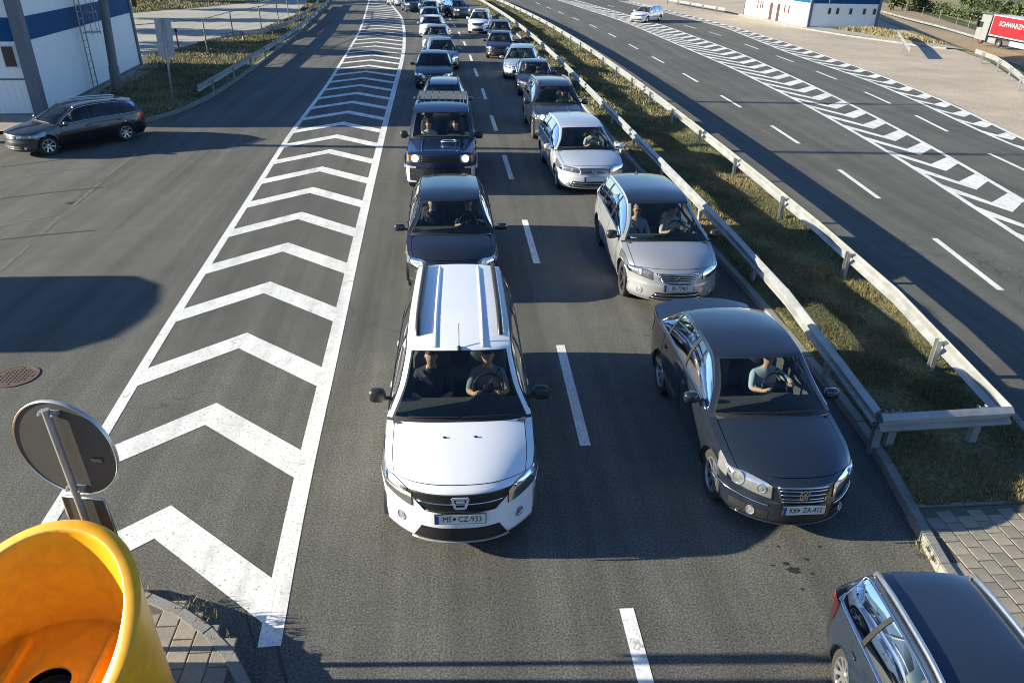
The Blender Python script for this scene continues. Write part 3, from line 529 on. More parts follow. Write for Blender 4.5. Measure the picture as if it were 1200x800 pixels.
# left guardrails and fence
guardrail('left guardrail along the kerb of the slip lane', smooth(resample(gp([(232, 100), (257, 86), (281, 72), (305, 58), (330, 43), (352, 28), (372, 11), (388, -3)], .72), 1.), 3), -1, 4., 'guardrails left of the slip lane')
guardrail('upper guardrail at the edge of the concrete yard', smooth(resample(gp([(259, 40), (290, 37.5), (312, 34), (330, 29), (347, 21), (362, 10), (376, -2)], .72), 1.), 3), -1, 4., 'guardrails left of the slip lane')
fpx = [(244, 65), (275, 52), (308, 43), (328, 35), (340, 28), (352, 20), (361, 12)]
f0 = G(*fpx[0]); ft = thing('wire_fence', 'thin wire fence of slender posts with a top rail beside the yard', 'fence', (f0[0], f0[1], 0)); tops = []
FST = pmat('fence_steel', (.22, .21, .18), .6, .3, noise=(8, .4, (.15, .14, .12)))
for i, p in enumerate(fpx):
    q = G(*p)-f0; m = MB(); m.tube([(q[0], q[1], 0), (q[0]-.02*i, q[1], 2.15)], .04, 6); m.build('post', FST, ft); tops.append((q[0], q[1], 2.1))
m = MB(); m.tube([(-2.6, -4.4, 2.1)]+tops, .022, 5); m.build('top_rail', FST, ft)
for z in (.4, .9, 1.4, 1.8): m = MB(); m.tube([(p[0], p[1], z) for p in tops], .006, 3); m.build('wire', FST, ft)
# right guardrails
guardrail('white lit guardrail at the right edge of the tan apron by the truck', smooth(resample([tuple(G(x, y, .6)[:2]) for x, y in ((1215, 112), (1200, 93), (1182, 78), (1165, 67), (1148, 61), (1129, 56))], 1.), 3), 1, 4., 'guardrails at the right edge of the apron')
guardrail('short white guardrail stub beside the dry grass at the low building', [tuple(G(1063, 69)[:2]), tuple(G(1048, 44)[:2])], 1, 3.4, 'guardrails at the right edge of the apron')
guardrail('long guardrail beyond the apron on the sunken truck road', [tuple(G(x, y, -3.9)[:2]) for x, y in ((1145, 44), (1100, 31), (1060, 21), (1030, 12.5))], 1, 4., 'guardrails at the right edge of the apron', z0=-4.6, hz=.7)
guardrail('guardrail beyond the far lanes behind the white estate car', [tuple(G(x, y, .6)[:2]) for x, y in ((849, 11), (820, 6), (790, 1), (770, -3))], 1, 4., 'guardrails at the right edge of the apron')
# fence posts out in the field
o0 = G(1060, 16, -4.9); ff = thing('field_fence', 'row of thin fence posts with wires along the dry field', 'fence', tuple(o0)); q_ = []
for x, y in ((1060, 16), (1080, 20), (1100, 25), (1120, 30), (1134, 34)): q = G(x, y, -4.9)-o0; m = MB(); m.tube([(q[0], q[1], -.3), (q[0], q[1], 1.9)], .05, 5); m.build('post', FST, ff); q_.append(q)
for z in (.6, 1.2, 1.8): m = MB(); m.tube([(q[0], q[1], z) for q in q_], .012, 3); m.build('wire', FST, ff)
# ---------------- round sign, yellow island bollard ----------------
DKSIGN = pmat('sign_back_dark', (.05, .048, .045), .6, .05, noise=(5, .4, (.07, .065, .06))); ALU = pmat('sign_rim', (.60, .58, .54), .35, .7, noise=(8, .3, (.45, .44, .42)))
sg = thing('round_sign', 'back of a round traffic sign on a post behind the yellow bollard', 'road sign', (-3.17, 5.20, .24), RAD(-14)); zc = 2.30
sg.rotation_euler = (RAD(0), RAD(-2.5), RAD(-14))
M = Matrix.Translation((0, .055, zc)) @ Matrix.Rotation(RAD(90), 4, 'X')
m = MB(); m.lathe([(.001, 0), (.455, 0)], 48, 0, M); m.lathe([(.455, 0), (.455, -.012), (.001, -.012)], 48, 0, M); m.build('disc', DKSIGN, sg)
m = MB(); m.lathe([(.450, .004), (.461, .010), (.466, .004), (.466, -.02), (.455, -.02)], 48, 0, M); m.build('rim', ALU, sg, True, 40)
m = MB(); m.tube([(0, 0, -.1), (0, 0, zc+.42)], .030, 14); m.build('post', GALV, sg, True, 40)
for zz in (zc+.375, zc-.375):
    m = MB(); m.box((0, .025, zz), (.16, .05, .035)); 
    for s in (-.06, .06): ellip(m, (s, -.01, zz), (.014, .02, .014), 0, 6, 4)
    m.build('clamp', GALV, sg)
m = MB(); m.box((0, .055, zc-.78), (.42, .014, .56)); m.build('lower_plate', DKSIGN, sg)
m = MB(); pr = [(-.21, .045, zc-.5), (.21, .045, zc-.5), (.21, .045, zc-1.06), (-.21, .045, zc-1.06), (-.21, .045, zc-.5)]; m.tube(pr, .010, 6); m.build('plate_edge', ALU, sg, True)
m = MB(); m.box((.27, .044, zc-.08), (.10, .004, .035)); m.build('sticker', pmat('sticker', (.16, .155, .15), .5, noise=(60, .6, (.08, .08, .08))), sg)
YEL = pmat('yellow_plastic', (.95, .43, .008), .42, 0, .25, noise=(7, .55, (.66, .27, .02)), coatr=.3)
YC = (-3.30, 4.20); yb = thing('island_bollard', 'big hollow yellow plastic island bollard with an open slanted back', 'bollard', (YC[0], YC[1], .165), 0)
n = 56; H0, SL, Rr, fz = 1.42, .42, .80, .86
def rimz(a): return H0+SL*math.sin(a)*1.0-.10*max(0, -math.sin(a))+.07*math.cos(a)
A = [2*math.pi*i/n for i in range(n)]
def wallp(rad, a, f): z = fz+(rimz(a)-fz)*f; return z
m = MB(); rows = []
for f in np.linspace(0, 1, 12):   # outer skin flares towards the foot
    rows.append([((Rr+.02+.045*(1-f)**1.5+(.05 if f < .08 else 0))*math.cos(a), (Rr+.02+.045*(1-f)**1.5+(.05 if f < .08 else 0))*math.sin(a), rimz(a)*f) for a in A])
m.grid(np.array(rows).transpose(1, 0, 2), 0, True, True); m.build('shell', YEL, yb, True, 50)
m = MB(); rows = [[((Rr-.10-.03*(1-f))*math.cos(a), (Rr-.10-.03*(1-f))*math.sin(a), fz+(rimz(a)-.01-fz)*f) for a in A] for f in np.linspace(0, 1, 9)]; m.grid(np.array(rows).transpose(1, 0, 2), 0, False, True); m.build('inner_wall', YEL, yb, True, 50)
m = MB(); rows = [[(r_*math.cos(a), r_*math.sin(a), rimz(a)+dz) for a in A] for r_, dz in ((Rr-.102, -.03), (Rr-.10, .0), (Rr-.085, .012), (Rr+.01, .012), (Rr+.026, 0), (Rr+.026, -.035), (Rr+.015, -.04))]; m.grid(np.array(rows).transpose(1, 0, 2), 0, True, True); m.build('rim', YEL, yb, True, 50)
m = MB(); m.lathe([(.17, fz), (Rr-.08, fz)], 56, 0); m.lathe([(.17, fz), (.175, fz+.02), (.205, fz+.02), (.21, fz)], 32, 0); m.build('floor', YEL, yb, True, 40)
m = MB(); m.lathe([(.001, fz-.05), (.165, fz-.05), (.168, fz)], 32); m.box((0, 0, fz-.035), (.07, .07, .03)); plg = m.build('plug', BLACK, yb, True, 40); plg.location = (.05, -.06, 0)
fl = [c for c in yb.children if c.name.startswith('floor')][0]
for x in (-.34, .36):
    m = MB(); m.box((x, -.08, fz+.03), (.045, 1.05, .07)); m.build('floor_rib', YEL, yb)
m = MB(); m.box((.0, Rr-.04, 1.2), (.05, .05, .7)); m.build('mould_seam', YEL, yb)
# ---------------- trees ----------------
BARK = pmat('bark', (.06, .045, .03), .9, noise=(9, .6, (.10, .08, .06))); LV = [pmat('leaf_dark', (.03, .05, .015), .6, noise=(1.5, .6, (.05, .07, .02))), pmat('leaf_mid', (.06, .085, .022), .6, noise=(1.5, .6, (.09, .10, .03)))]
def tree(label, x, y, z, h, r, nl=900, ls=.35, group='trees beyond the field'):
    t = thing('tree', label, 'tree', (x, y, z), random.uniform(0, 6), group); m = MB(); m.tube([(0, 0, -.3), (.05*h*.1, 0, h*.25), (-.02*h, .02*h, h*.55), (0, 0, h*.85)], [h*.035, h*.028, h*.018, .02], 7)
    for i in range(5): a = random.uniform(0, 6.28); m.tube([(0, 0, h*(.3+.08*i)), (math.cos(a)*r*.5, math.sin(a)*r*.5, h*(.45+.08*i))], [h*.012, .02], 5)
    m.build('trunk', BARK, t, True)
    cl = [(RNG.normal(0, r*.45), RNG.normal(0, r*.45), h*RNG.uniform(.22, .95)) for _ in range(16)]; m = MB(); V = []; F = []; mi = []
    for i in range(nl):
        c = cl[i % 16]; q = RNG.normal(0, r*.22, 3)+np.array(c); a = RNG.normal(0, 1, 3); a /= np.linalg.norm(a); b = np.cross(a, RNG.normal(0, 1, 3)); b /= np.linalg.norm(b); s = ls*RNG.uniform(.6, 1.3)
        m.add([q-a*s-b*s*.5, q+a*s-b*s*.5, q+a*s+b*s*.5, q-a*s+b*s*.5], [(0, 1, 2, 3)], (i % 16) % 2)
    m.build('crown', LV, t); return t
def field_pt(px, py):
    for z in np.arange(-4.6, -60, -.25):
        p = G(px, py, z)
        e = np.interp(p[1], [q[1] for q in ea], [q[0] for q in ea]); d = (p[0]-e)*.95
        if z <= float(zfall(np.array(d))): return p
    return G(px, py, -30)
ORD = ('first', 'second', 'third', 'fourth', 'fifth', 'sixth', 'seventh', 'eighth', 'ninth', 'tenth')
for i, (px, py, h) in enumerate(((1046, 13, 5), (1057, 12, 6), (1067, 14, 5.5), (1076, 14, 4.5))): p = field_pt(px, py); tree('leafy tree behind the low white building, %s from its corner' % ORD[i], p[0], p[1], p[2], h, h*.38, 700, .28, 'trees behind the low building')
for i, px in enumerate((1128, 1138, 1146, 1155, 1163, 1171, 1178, 1186, 1193, 1202)):
    py = 9+(px-1128)*.22+random.uniform(-1, 1); p = field_pt(px, py); h = np.hypot(p[0], p[1])*random.uniform(.010, .015); tree('dark tree in the line under the hills, %s from the left' % ORD[i], p[0], p[1], p[2], h, h*.42, 500, h*.06)
for i, (px, py) in enumerate(((1192, 24), (1199, 28))): p = field_pt(px, py); h = np.hypot(p[0], p[1])*.016; tree('round green bush behind the red trailer, '+('nearer the cab', 'nearer the frame edge')[i], p[0], p[1], p[2], h, h*.5, 600, h*.06, 'bushes behind the trailer')
for i, (px, py) in enumerate(((1085, 14), (1095, 16), (1105, 18), (1115, 20), (1125, 22), (1136, 25))): p = field_pt(px, py); tree('low bush in the hedge across the dry field, %s from the left' % ORD[i], p[0], p[1], p[2], 1.5, 2.4, 500, .18, 'bushes of the field hedge')
for i, (x, y, h) in enumerate(((-33, 56, 8), (-31, 66, 9), (-32, 77, 8.5), (-34, 90, 9), (-36, 102, 9), (-28, 106, 8))): tree('broad tree beyond the concrete yard, %s from the white office building' % ORD[i], x, y, 0, h, 2.6, 1500, .30, 'trees beyond the yard')
# unseen booth added left of the plaza, shaped so that it throws the rounded shadow over the asphalt
kx, ky = -16.3, 13.9; kk_ = thing('shadow_kiosk', 'unseen rounded booth added on the left for its shadow', 'shadow_kiosk', (kx, ky, 0)); m = MB(); poly = [(-2.2, -1.5), (.9, -1.5), (1.5, -1.05), (1.75, -.3), (1.75, .3), (1.5, 1.05), (.9, 1.5), (-2.2, 1.5)]; m.prism(poly, 0, 2.35, 0); m.build('cabin', WCLAD, kk_)
m = MB(); m.prism([(p[0]*1.08, p[1]*1.12) for p in poly], 2.35, 2.55, 0); m.build('roof', GREYB, kk_); m = MB(); m.box((0, -1.51, 1.5), (2.2, .03, .9)); m.build('window', WIN, kk_)
# ---------------- cars ----------------
def pchip_cols(Y):
    """monotone cubic through rows of Y at 0,1,2..; returns f(u array) -> rows"""
    Y = np.asarray(Y, float); d = np.diff(Y, axis=0); m = np.zeros_like(Y)
    a, b = d[:-1], d[1:]; ok = a*b > 0
    with np.errstate(divide='ignore', invalid='ignore'): hm = np.where(ok, 2*a*b/(a+b), 0)
    m[1:-1] = hm; m[0] = d[0]; m[-1] = d[-1]
    def f(u):
        u = np.clip(np.asarray(u, float), 0, len(Y)-1); i = np.minimum(u.astype(int), len(Y)-2); t = (u-i)[..., None]
        return (2*t**3-3*t**2+1)*Y[i]+(t**3-2*t**2+t)*m[i]+(-2*t**3+3*t**2)*Y[i+1]+(t**3-t**2)*m[i+1]
    return f
class Car:
    """Shape of a car from its side profile. s runs from the nose to the tail, x across, z up; local y = s - L/2 (nose towards -y)."""
    def __init__(c, p):
        c.p = p; c.L, c.W, c.H = p['L'], p['W'], p['H']; c.W2 = W2 = c.W/2; L = c.L
        hz, sc, zc, sw, zw = p['hood'], p['cowl'][0], p['cowl'][1], p['ws'][0], p['ws'][1]
        sp, sr, zr, sg, zg = p['peak'], p['rr'][0], p['rr'][1], p['rg'][0], p['rg'][1]
        c.sc, c.zc, c.sw, c.zw, c.sr, c.sg, c.zg = sc, zc, sw, zw, sr, sg, zg
        fs = p.get('set', .36); hw = .895*W2; wr = p.get('roofw', .66)*W2; c.sed = 'deck' in p
        st = [(.045, .20, .86*W2, fs-.02, 0), (-.005, .30, hw, fs, 0), (0, .46, hw, fs+.03, 0), (.02, hz-.22, hw, fs+.02, 0), (.05, hz-.05, hw, fs, .03),
              (.14, hz+.01, hw, fs-.04, .05), ((sc+.14)*.48, hz+(zc-hz)*.62, 0, .20, .075), (sc, zc, 0, .17, .06), (sc+.03, zc+.02, 0, .18, .06),
              ((sc+sw)/2, zc+(zw-zc)*.56, (p.get('wsw', .80)*W2+wr)/2*1.03, .13, .045), (sw, zw, wr, .10, .035), (sw+.06, zw+.02, wr*.995, .08, .03), (sp, c.H, wr, 0, .03),
              (sr, zr, wr*.97, -.05, .03), ((sr+sg)/2, zr+(zg-zr)*.45, (wr*.97+p.get('rgw', .86)*W2)/2, -.08, .03), (sg, zg, 0, -.12, .04)]
        if c.sed: st += [(p['deck'][0], p['deck'][1], hw, -.16, .05)]
        zt = p['deck'][1] if c.sed else zg
        st += [(L-.04, zt-.14, hw, -.22, .02), (L, .60, hw, -.26, 0), (L, .42, hw, -.27, 0), (L-.10, .22, .84*W2, -.25, 0)]
        st = [list(r) for r in st]; c.uE = 16 if c.sed else 15; c.n = len(st)
        c.sA = st[5][0]+st[5][3]; c.sB = st[c.uE][0]+st[c.uE][3]
        for i in (5, 6, 7, 8, 15, c.uE): st[i][2] = float(c.PW(st[i][0]+st[i][3]))
        c.st = st; c.T0 = pchip_cols(st)
        u = np.linspace(0, c.n-1, 40*(c.n-1)+1); r = c.T0(u); c.ue = u
        c.es, c.ez, c.ex = r[:, 0]+r[:, 3], r[:, 1]-r[:, 4], r[:, 2]; c.cz = r[:, 1]
        fz = u <= 5; c.f_z, c.f_s, c.f_x = c.ez[fz], c.es[fz], c.ex[fz]; c.f_u, c.f_cz = u[fz], np.maximum.accumulate(c.cz[fz])
        rz = u >= c.uE; c.r_z, c.r_s, c.r_x = c.ez[rz][::-1], c.es[rz][::-1], c.ex[rz][::-1]
        c.r_u, c.r_cz = u[rz][::-1], np.maximum.accumulate(c.cz[rz][::-1])
        a, b = (u >= 5) & (u <= 8), (u >= 15) & (u <= c.uE)
        c.b0, c.b1 = float(st[8][0]+st[8][3]), float(st[15][0]+st[15][3])
        sb = np.linspace(0, 1, 30)[1:-1]; z0, z1 = st[8][1]-st[8][4], st[15][1]-st[15][4]
        c.Es = np.concatenate([c.es[a], c.b0+(c.b1-c.b0)*sb, c.es[b]]); c.Ez = np.concatenate([c.ez[a], z0+(z1-z0)*(sb*.9+.1*sb*sb)+p.get('kick', 0)*np.sin(np.pi*sb), c.ez[b]])
        o = np.argsort(c.Es, kind='stable'); c.Es, c.Ez = c.Es[o], c.Ez[o]
        g = (u >= 8) & (u <= 15); o = np.argsort(c.es[g], kind='stable'); c.gs, c.gz, c.gx = c.es[g][o], c.ez[g][o], c.ex[g][o]
        c.zb = .21
    def PW(c, s):
        d = np.clip((s-c.sA)/.45, 0, 1); e = np.clip((c.sB-s)/.5, 0, 1)
        return c.W2*.945-c.W2*.05*((1-d)**2.2+(1-e)**2.2)
    def T(c, u, t, e=0.):
        u, t = np.broadcast_arrays(np.asarray(u, float), np.asarray(t, float)); r = c.T0(u); at = np.abs(t)
        def P(u, t):
            r = c.T0(u); at = np.abs(t)
            return np.stack([r[..., 2]*t, r[..., 0]+r[..., 3]*at**2.6-c.L/2, r[..., 1]-r[..., 4]*at**2.4], -1)
        p = P(u, t)
        if e:
            du = P(u+.03, t)-P(u-.03, t); dt = P(u, t+.03)-P(u, t-.03); n = np.cross(dt, du); n /= np.linalg.norm(n, axis=-1, keepdims=True)+1e-9
            p = p+n*e
        return p
    def uz(c, z): return np.interp(z, c.f_cz, c.f_u)
    def urz(c, z): return np.interp(z, c.r_cz, c.r_u)
    def LS(c, k, q, sd=1):
        k, q = np.broadcast_arrays(np.asarray(k, float), np.asarray(q, float))
        zE = np.interp(c.sA+k*(c.sB-c.sA), c.Es, c.Ez); z = c.zb+(zE-c.zb)*q
        s0 = np.interp(z, c.f_z, c.f_s); s1 = np.interp(z, c.r_z, c.r_s); s = s0+k*(s1-s0)
        B = np.interp(q, [0, .08, .2, .38, .55, .72, .80, .9, 1], [.90, .955, .975, .99, 1, .992, .975, .965, .945])*c.W2
        x0 = np.interp(z, c.f_z, c.f_x); x1 = np.interp(z, c.r_z, c.r_x)
        d = np.clip((s-s0)/.45, 0, 1); e = np.clip((s1-s)/.5, 0, 1)
        x = B-(B-x0)*(1-d)**2.2-(B-x1)*(1-e)**2.2
        return np.stack([x*sd, s-c.L/2, z], -1)
    def k_at(c, s): return (s-c.sA)/(c.sB-c.sA)
    def HS(c, s, q, sd=1, e=0.):
        s, q = np.broadcast_arrays(np.asarray(s, float), np.asarray(q, float))
        xb, zb = c.PW(s), np.interp(s, c.Es, c.Ez); xt, zt = np.interp(s, c.gs, c.gx), np.interp(s, c.gs, c.gz)
        return np.stack([(xb+(xt-xb)*q+.035*np.sin(np.pi*q)*np.clip((zt-zb)/.3, 0, 1)+e)*sd, s-c.L/2, zb+(zt-zb)*q+e*.4], -1)
    def FC(c, a, z, sd=1, e=0.):
        """front corner: a<1 across the fascia at height z, a>1 back along the wing (1 unit = 1 m)"""
        a, z = np.broadcast_arrays(np.asarray(a, float), np.asarray(z, float))
        def P(a, z):
            p1 = c.T(c.uz(z), np.minimum(a, 1)*sd)
            k = np.maximum(a-1, 0)/(c.sB-c.sA); zE = np.interp(c.sA+k*(c.sB-c.sA), c.Es, c.Ez)
            zz = np.minimum(z, zE-.004); p2 = c.LS(k, (zz-c.zb)/(zE-c.zb), sd)
            return np.where((a <= 1)[..., None], p1, p2)
        p = P(a, z)
        if e:
            da = P(a+.02, z)-P(a-.02, z); dz = P(a, z+.01)-P(a, z-.01); n = np.cross(da, dz)*sd; n /= np.linalg.norm(n, axis=-1, keepdims=True)+1e-9
            p = p+n*e
        return p
WHEELS = {}
def wheel_meshes(r, spokes, dark):
    key = (round(r, 3), spokes, dark)
    if key in WHEELS: return WHEELS[key]
    M = Matrix.Rotation(RAD(90), 4, 'Y'); w = .105
    t = MB(); t.lathe([(r*.66, -w*.8), (r*.80, -w), (r*.95, -w*.95), (r, -w*.7), (r, w*.7), (r*.95, w*.95), (r*.80, w), (r*.66, w*.8)], 28, 0, M)
    d = MB(); d.lathe([(r*.67, w*.85), (r*.64, w*.9), (r*.62, w*.75), (r*.60, w*.1), (0.02, w*.1)], 28, 1, M)
    d.lathe([(r*.68, w*.84), (r*.67, w*.93), (r*.62, w*.93), (r*.61, w*.6)], 28, 0, M)
    d.lathe([(.001, w*.72), (r*.12, w*.72), (r*.17, w*.62), (r*.17, w*.3)], 14, 0, M)
    for k in range(spokes):
        a = 2*math.pi*k/spokes; Rm = Matrix.Rotation(a, 3, 'X')
        V = []
        for rad, wd, xx in ((r*.12, r*.09, w*.62), (r*.4, r*.07, w*.72), (r*.63, r*.085, w*.84)):
            for sx in (-1, 1):
                for dz in (0, -.03): V.append(Rm @ Vector((xx+dz, wd*sx, rad)))
        d.add(V, [(0, 4, 6, 2), (4, 8, 10, 6), (0, 1, 5, 4), (4, 5, 9, 8), (2, 6, 7, 3), (6, 10, 11, 7)], 0)
    WHEELS[key] = (t.mesh('tyre', RUBBER, True, 50), d.mesh('rim', [ALLOYD if dark else ALLOY, BLACK], True, 35)); return WHEELS[key]
def text_mesh(txt, size, mat, ext=.002, align='CENTER', sx=1.0):
    cu = bpy.data.curves.new('lettering', 'FONT'); cu.body = txt; cu.size = size; cu.extrude = ext; cu.align_x = align; cu.align_y = 'CENTER'; cu.resolution_u = 3
    o = bpy.data.objects.new('lettering', cu); COL.objects.link(o); dg = bpy.context.evaluated_depsgraph_get()
    me = bpy.data.meshes.new_from_object(o.evaluated_get(dg)); bpy.data.objects.remove(o); bpy.data.curves.remove(cu)
    if sx != 1: me.transform(Matrix.Diagonal((sx, 1, 1, 1)))
    me.materials.clear(); me.materials.append(mat); me.name = 'lettering'; return me
SEATM = []
def seat_mesh():
    if SEATM: return SEATM[0]
    b = MB(); ellip(b, (0, 0, .10), (.26, .27, .10), 0, 12, 8, .55)
    ellip(b, (0, .30, .42), (.25, .09, .34), 0, 12, 8, .55, None); ellip(b, (0, .36, .84), (.13, .055, .09), 0, 10, 8, .6)
    SEATM.append(b.mesh('seat', SEAT, True)); return SEATM[0]
STW = []
def stw_mesh():
    if STW: return STW[0]
    b = MB(); n = 24; V = [(.185*math.cos(2*math.pi*i/n), 0, .185*math.sin(2*math.pi*i/n)) for i in range(n+1)]
    b.tube(V, .016, 6, 0, False); ellip(b, (0, .01, 0), (.075, .03, .06)); b.box((0, 0.005, 0), (.36, .015, .03)); b.box((0, .005, -.09), (.035, .015, .17))
    STW.append(b.mesh('steering_wheel', BLACK, True, 40)); return STW[0]
def lin(a, b, n): return np.linspace(a, b, n)
def make_car(name, spec, pm, label, cat='car', loc=(0, 0, 0), rz=0.0, sc=1.0, group='cars queuing towards the camera', lod=1.0, **k):
    """lod 1 near .. .5 far. k: roofm, rails, antenna, grille, plate, headlight, mirror material, wheel style, chrome trim, emblem"""
    c = Car(spec); p = spec; root = thing(name, label, cat, loc, rz, group, sc); L2 = c.L/2
    N = lambda a: max(3, int(round(a*lod))); nt = N(26); tt = lin(-1, 1, nt if nt % 2 else nt+1); rm = k.get('roofm', pm)
    G2 = lambda f, a, b: f(np.asarray(a)[:, None], np.asarray(b)[None, :])
    body = MB(); body.grid(G2(c.T, lin(0, 5, N(22)), tt), 0, True)
    gw = .93  # glass reaches this far across
    # bonnet: centre part as its own panel, wings beside it stay with the body
    uu = lin(5, 7, N(14)); hb = .90
    if lod > .6:
        for a, b in ((-1, -hb), (hb, 1)): body.grid(G2(c.T, uu, lin(a, b, 4)), 0, True)
        hm = MB(); hm.grid(G2(lambda u, t: c.T(u, t, .003), lin(5.05, 6.98, N(16)), lin(-hb+.012, hb-.012, nt)), 0, True)
        for cr in k.get('creases', ()): hm.tube([c.T(u, cr*(1-.16*(7-u)), -.008) for u in lin(5.25, 6.9, 10)], .015, 6, 0, True, .7)
        bo = hm.build('bonnet', pm, root, True, 40)
        um = MB(); um.grid(G2(lambda u, t: c.T(u, t, -.012), uu, lin(-.93, .93, 9)), 0, True); um.build('bonnet_gap', BLACK, root)
    else: body.grid(G2(c.T, uu, tt), 0, True)
    cow = MB(); cow.grid(G2(c.T, lin(7, 8, 3), tt), 0, True)
    cow.grid(G2(lambda u, t: c.T(u, t, .002), lin(8, 8.12, 2), lin(-gw, gw, nt)), 0, True)
    cow.build('scuttle', BLACK, root)
    # pillars beside the windscreen and rear window, tail
    for a, b in ((-1, -gw), (gw, 1)): body.grid(G2(c.T, lin(8, 10, N(10)), lin(a, b, 3)), 0, True)
    ws = MB(); ws.grid(G2(lambda u, t: c.T(u, t, -.004), lin(8.1, 10, N(12)), lin(-gw, gw, nt)), 0, True); ws.build('windscreen', WSG, root, True)
    if lod > .6:
        fr = MB()
        fr.grid(G2(lambda u, t: c.T(u, t, .001), lin(9.9, 10, 2), lin(-gw, gw, nt)), 0, True)
        for sd in (-1, 1): fr.grid(G2(lambda u, t: c.T(u, t, .001), lin(8.1, 10, N(12)), lin(sd*(gw-.035), sd*gw, 2)), 0, sd > 0)
        fr.build('windscreen_surround', BLACK, root)
    ro = MB(); ro.grid(G2(c.T, lin(10, 13, N(20)), tt), 0, True)
    for rb in k.get('ribs', ()):
        ro.tube([c.T(u, rb, -.004) for u in lin(10.75, 12.93, 14)], [.004]+[.026]*12+[.004], 8, 0, True, .9)
    ro.build('roof', rm, root, True, 50)
    rgw = .86
    for a, b in ((-1, -rgw), (rgw, 1)): body.grid(G2(c.T, lin(13, 15, N(8)), lin(a, b, 3)), 0, True)
    rg = MB(); rg.grid(G2(c.T, lin(13.06, 14.96, N(8)), lin(-rgw, rgw, nt)), 0, True); rg.build('rear_window', k.get('rearglass', SDG), root, True)
    body.grid(G2(c.T, lin(15, c.n-1, N(20)), tt), 0, True)
    # sides
    wr, fo, wb = p.get('wr', .32), p['fo'], p['wb']; ar = wr+.045; wz = wr
    doors = p.get('doors', (fo+ar+.16, fo+.4*wb+.45, fo+wb-.05)); ks = [c.k_at(s) for s in doors]
    kk = np.unique(np.round(np.concatenate([lin(0, 1, N(64)), ks]), 4)); qq = lin(0, 1, N(18))
    hdl = []
    for sd in (-1, 1):
        P = G2(lambda a, b: c.LS(a, b, sd), kk, qq); s_, z_ = P[..., 1]+L2, P[..., 2]
        skip = np.zeros((len(kk)-1, len(qq)-1), bool)
        for wc in (fo, fo+wb):
            dx, dz = s_-wc, z_-wz; rr = np.hypot(dx, dz); near = np.abs(rr-ar) < .045
            f = np.where(near, ar/np.maximum(rr, 1e-6), 1); P[..., 1] = np.where(near, wc+dx*f-L2, P[..., 1]); P[..., 2] = np.where(near, np.maximum(wz+dz*f, c.zb-.02), P[..., 2])
            cs = (P[1:, 1:]+P[:-1, 1:]+P[1:, :-1]+P[:-1, :-1])/4; skip |= np.hypot(cs[..., 1]+L2-wc, cs[..., 2]-wz) < ar
        kc = (kk[1:]+kk[:-1])/2
        if lod > .6:
            for i in range(2):
                ind = (kc > ks[i]) & (kc < ks[i+1]); dm = MB(); dm.grid(P, 0, sd > 0, False, skip | ~ind[:, None] | (qq[1:] < .10)[None, :]); d = dm.build('door', pm, root, True, 45)
                hk = ks[i+1]-.13/(c.sB-c.sA); hp = c.LS(np.array(hk), np.array(.80), sd); h = MB(); ellip(h, (hp[0]+sd*.012, hp[1], hp[2]), (.016, .085, .018), 0, 8, 6); h.build('handle', k.get('handlem', pm), d, True)
            ind = (kc > ks[0]) & (kc < ks[2]); body.grid(P, 0, sd > 0, False, skip | (ind[:, None] & ~(qq[1:] < .10)[None, :]))
            sm = MB()
            for kx in ks:
                qv = [q for q in lin(.11, 1, 20) if math.hypot(c.LS(kx, q)[1]+L2-(fo+wb), c.LS(kx, q)[2]-wz) > ar]
                for a, b in zip(qv[:-1], qv[1:]):
                    e = .006/(c.sB-c.sA); V = [c.LS(kx-e, a, sd), c.LS(kx+e, a, sd), c.LS(kx+e, b, sd), c.LS(kx-e, b, sd)]
                    sm.add([(v[0]+sd*.0025, v[1], v[2]) for v in V], [(0, 1, 2, 3)])
            sm.build('door_gap', BLACK, root)
        else: body.grid(P, 0, sd > 0, False, skip)
        # greenhouse side
        s0, s1 = c.b0, c.b1; win = p['win']; br = sorted({s0, s1, *[v for wv in win for v in wv]}); sv = []
        for a, b in zip(br[:-1], br[1:]): sv += list(lin(a, b, max(2, N((b-a)*12)))[:-1])
        sv = np.array(sv+[s1]); sv[0] += .005; sv[-1] -= .005; qv = np.array([0, .07, .25, .5, .75, .90, 1.0]); P = G2(lambda a, b: c.HS(a, b, sd), sv, qv); mid = (sv[1:]+sv[:-1])/2
        isw = np.zeros((len(sv)-1, 6), bool); blk = np.zeros((len(sv)-1, 6), bool)
        for a, b in win: isw[(mid > a) & (mid < b), 1:5] = True
        for (a, b), (a2, b2) in zip(win[:-1], win[1:]): blk[(mid > b) & (mid < a2), 1:5] = True
        body.grid(P, 0, sd > 0, False, isw | blk)
        for (a, b), (a2, b2) in zip(win[:-1], win[1:]):
            pb = MB(); pb.grid(P, 0, sd > 0, False, ~(blk & ((mid > b) & (mid < a2))[:, None])); pb.build('pillar_trim', BLACK, root)
        for wi, (a, b) in enumerate(win):
            m_ = (mid > a) & (mid < b); wm = MB(); wm.grid(G2(lambda x, y: c.HS(x, y, sd, -.006), sv, qv), 0, sd > 0, False, ~(isw & m_[:, None]))
            if k.get('open_window') == (sd, wi): continue
            wm.build('side_window', DKG if k.get('privacy') and wi > 0 else SDG, root, True)
        if lod > .55:
            tr = MB(); a, b = win[0][0], win[-1][1]; so_ = lin(a, b, 26)
            pts = [c.HS(s, .06, sd, .004) for s in so_]+[c.HS(s, .92, sd, .004) for s in so_[::-1]]; pts.append(pts[0])
            tr.tube(pts, k.get('trimr', .008), 5); tr.build('window_trim', CHROME if k.get('chrome') else BLACK, root, True)
        # mirror
        mk = MB(); ms = c.b0+.16+p.get('mir', 0); bx = float(c.PW(ms)); bz = float(np.interp(ms, c.Es, c.Ez)); hs = p.get('mirh', .07)
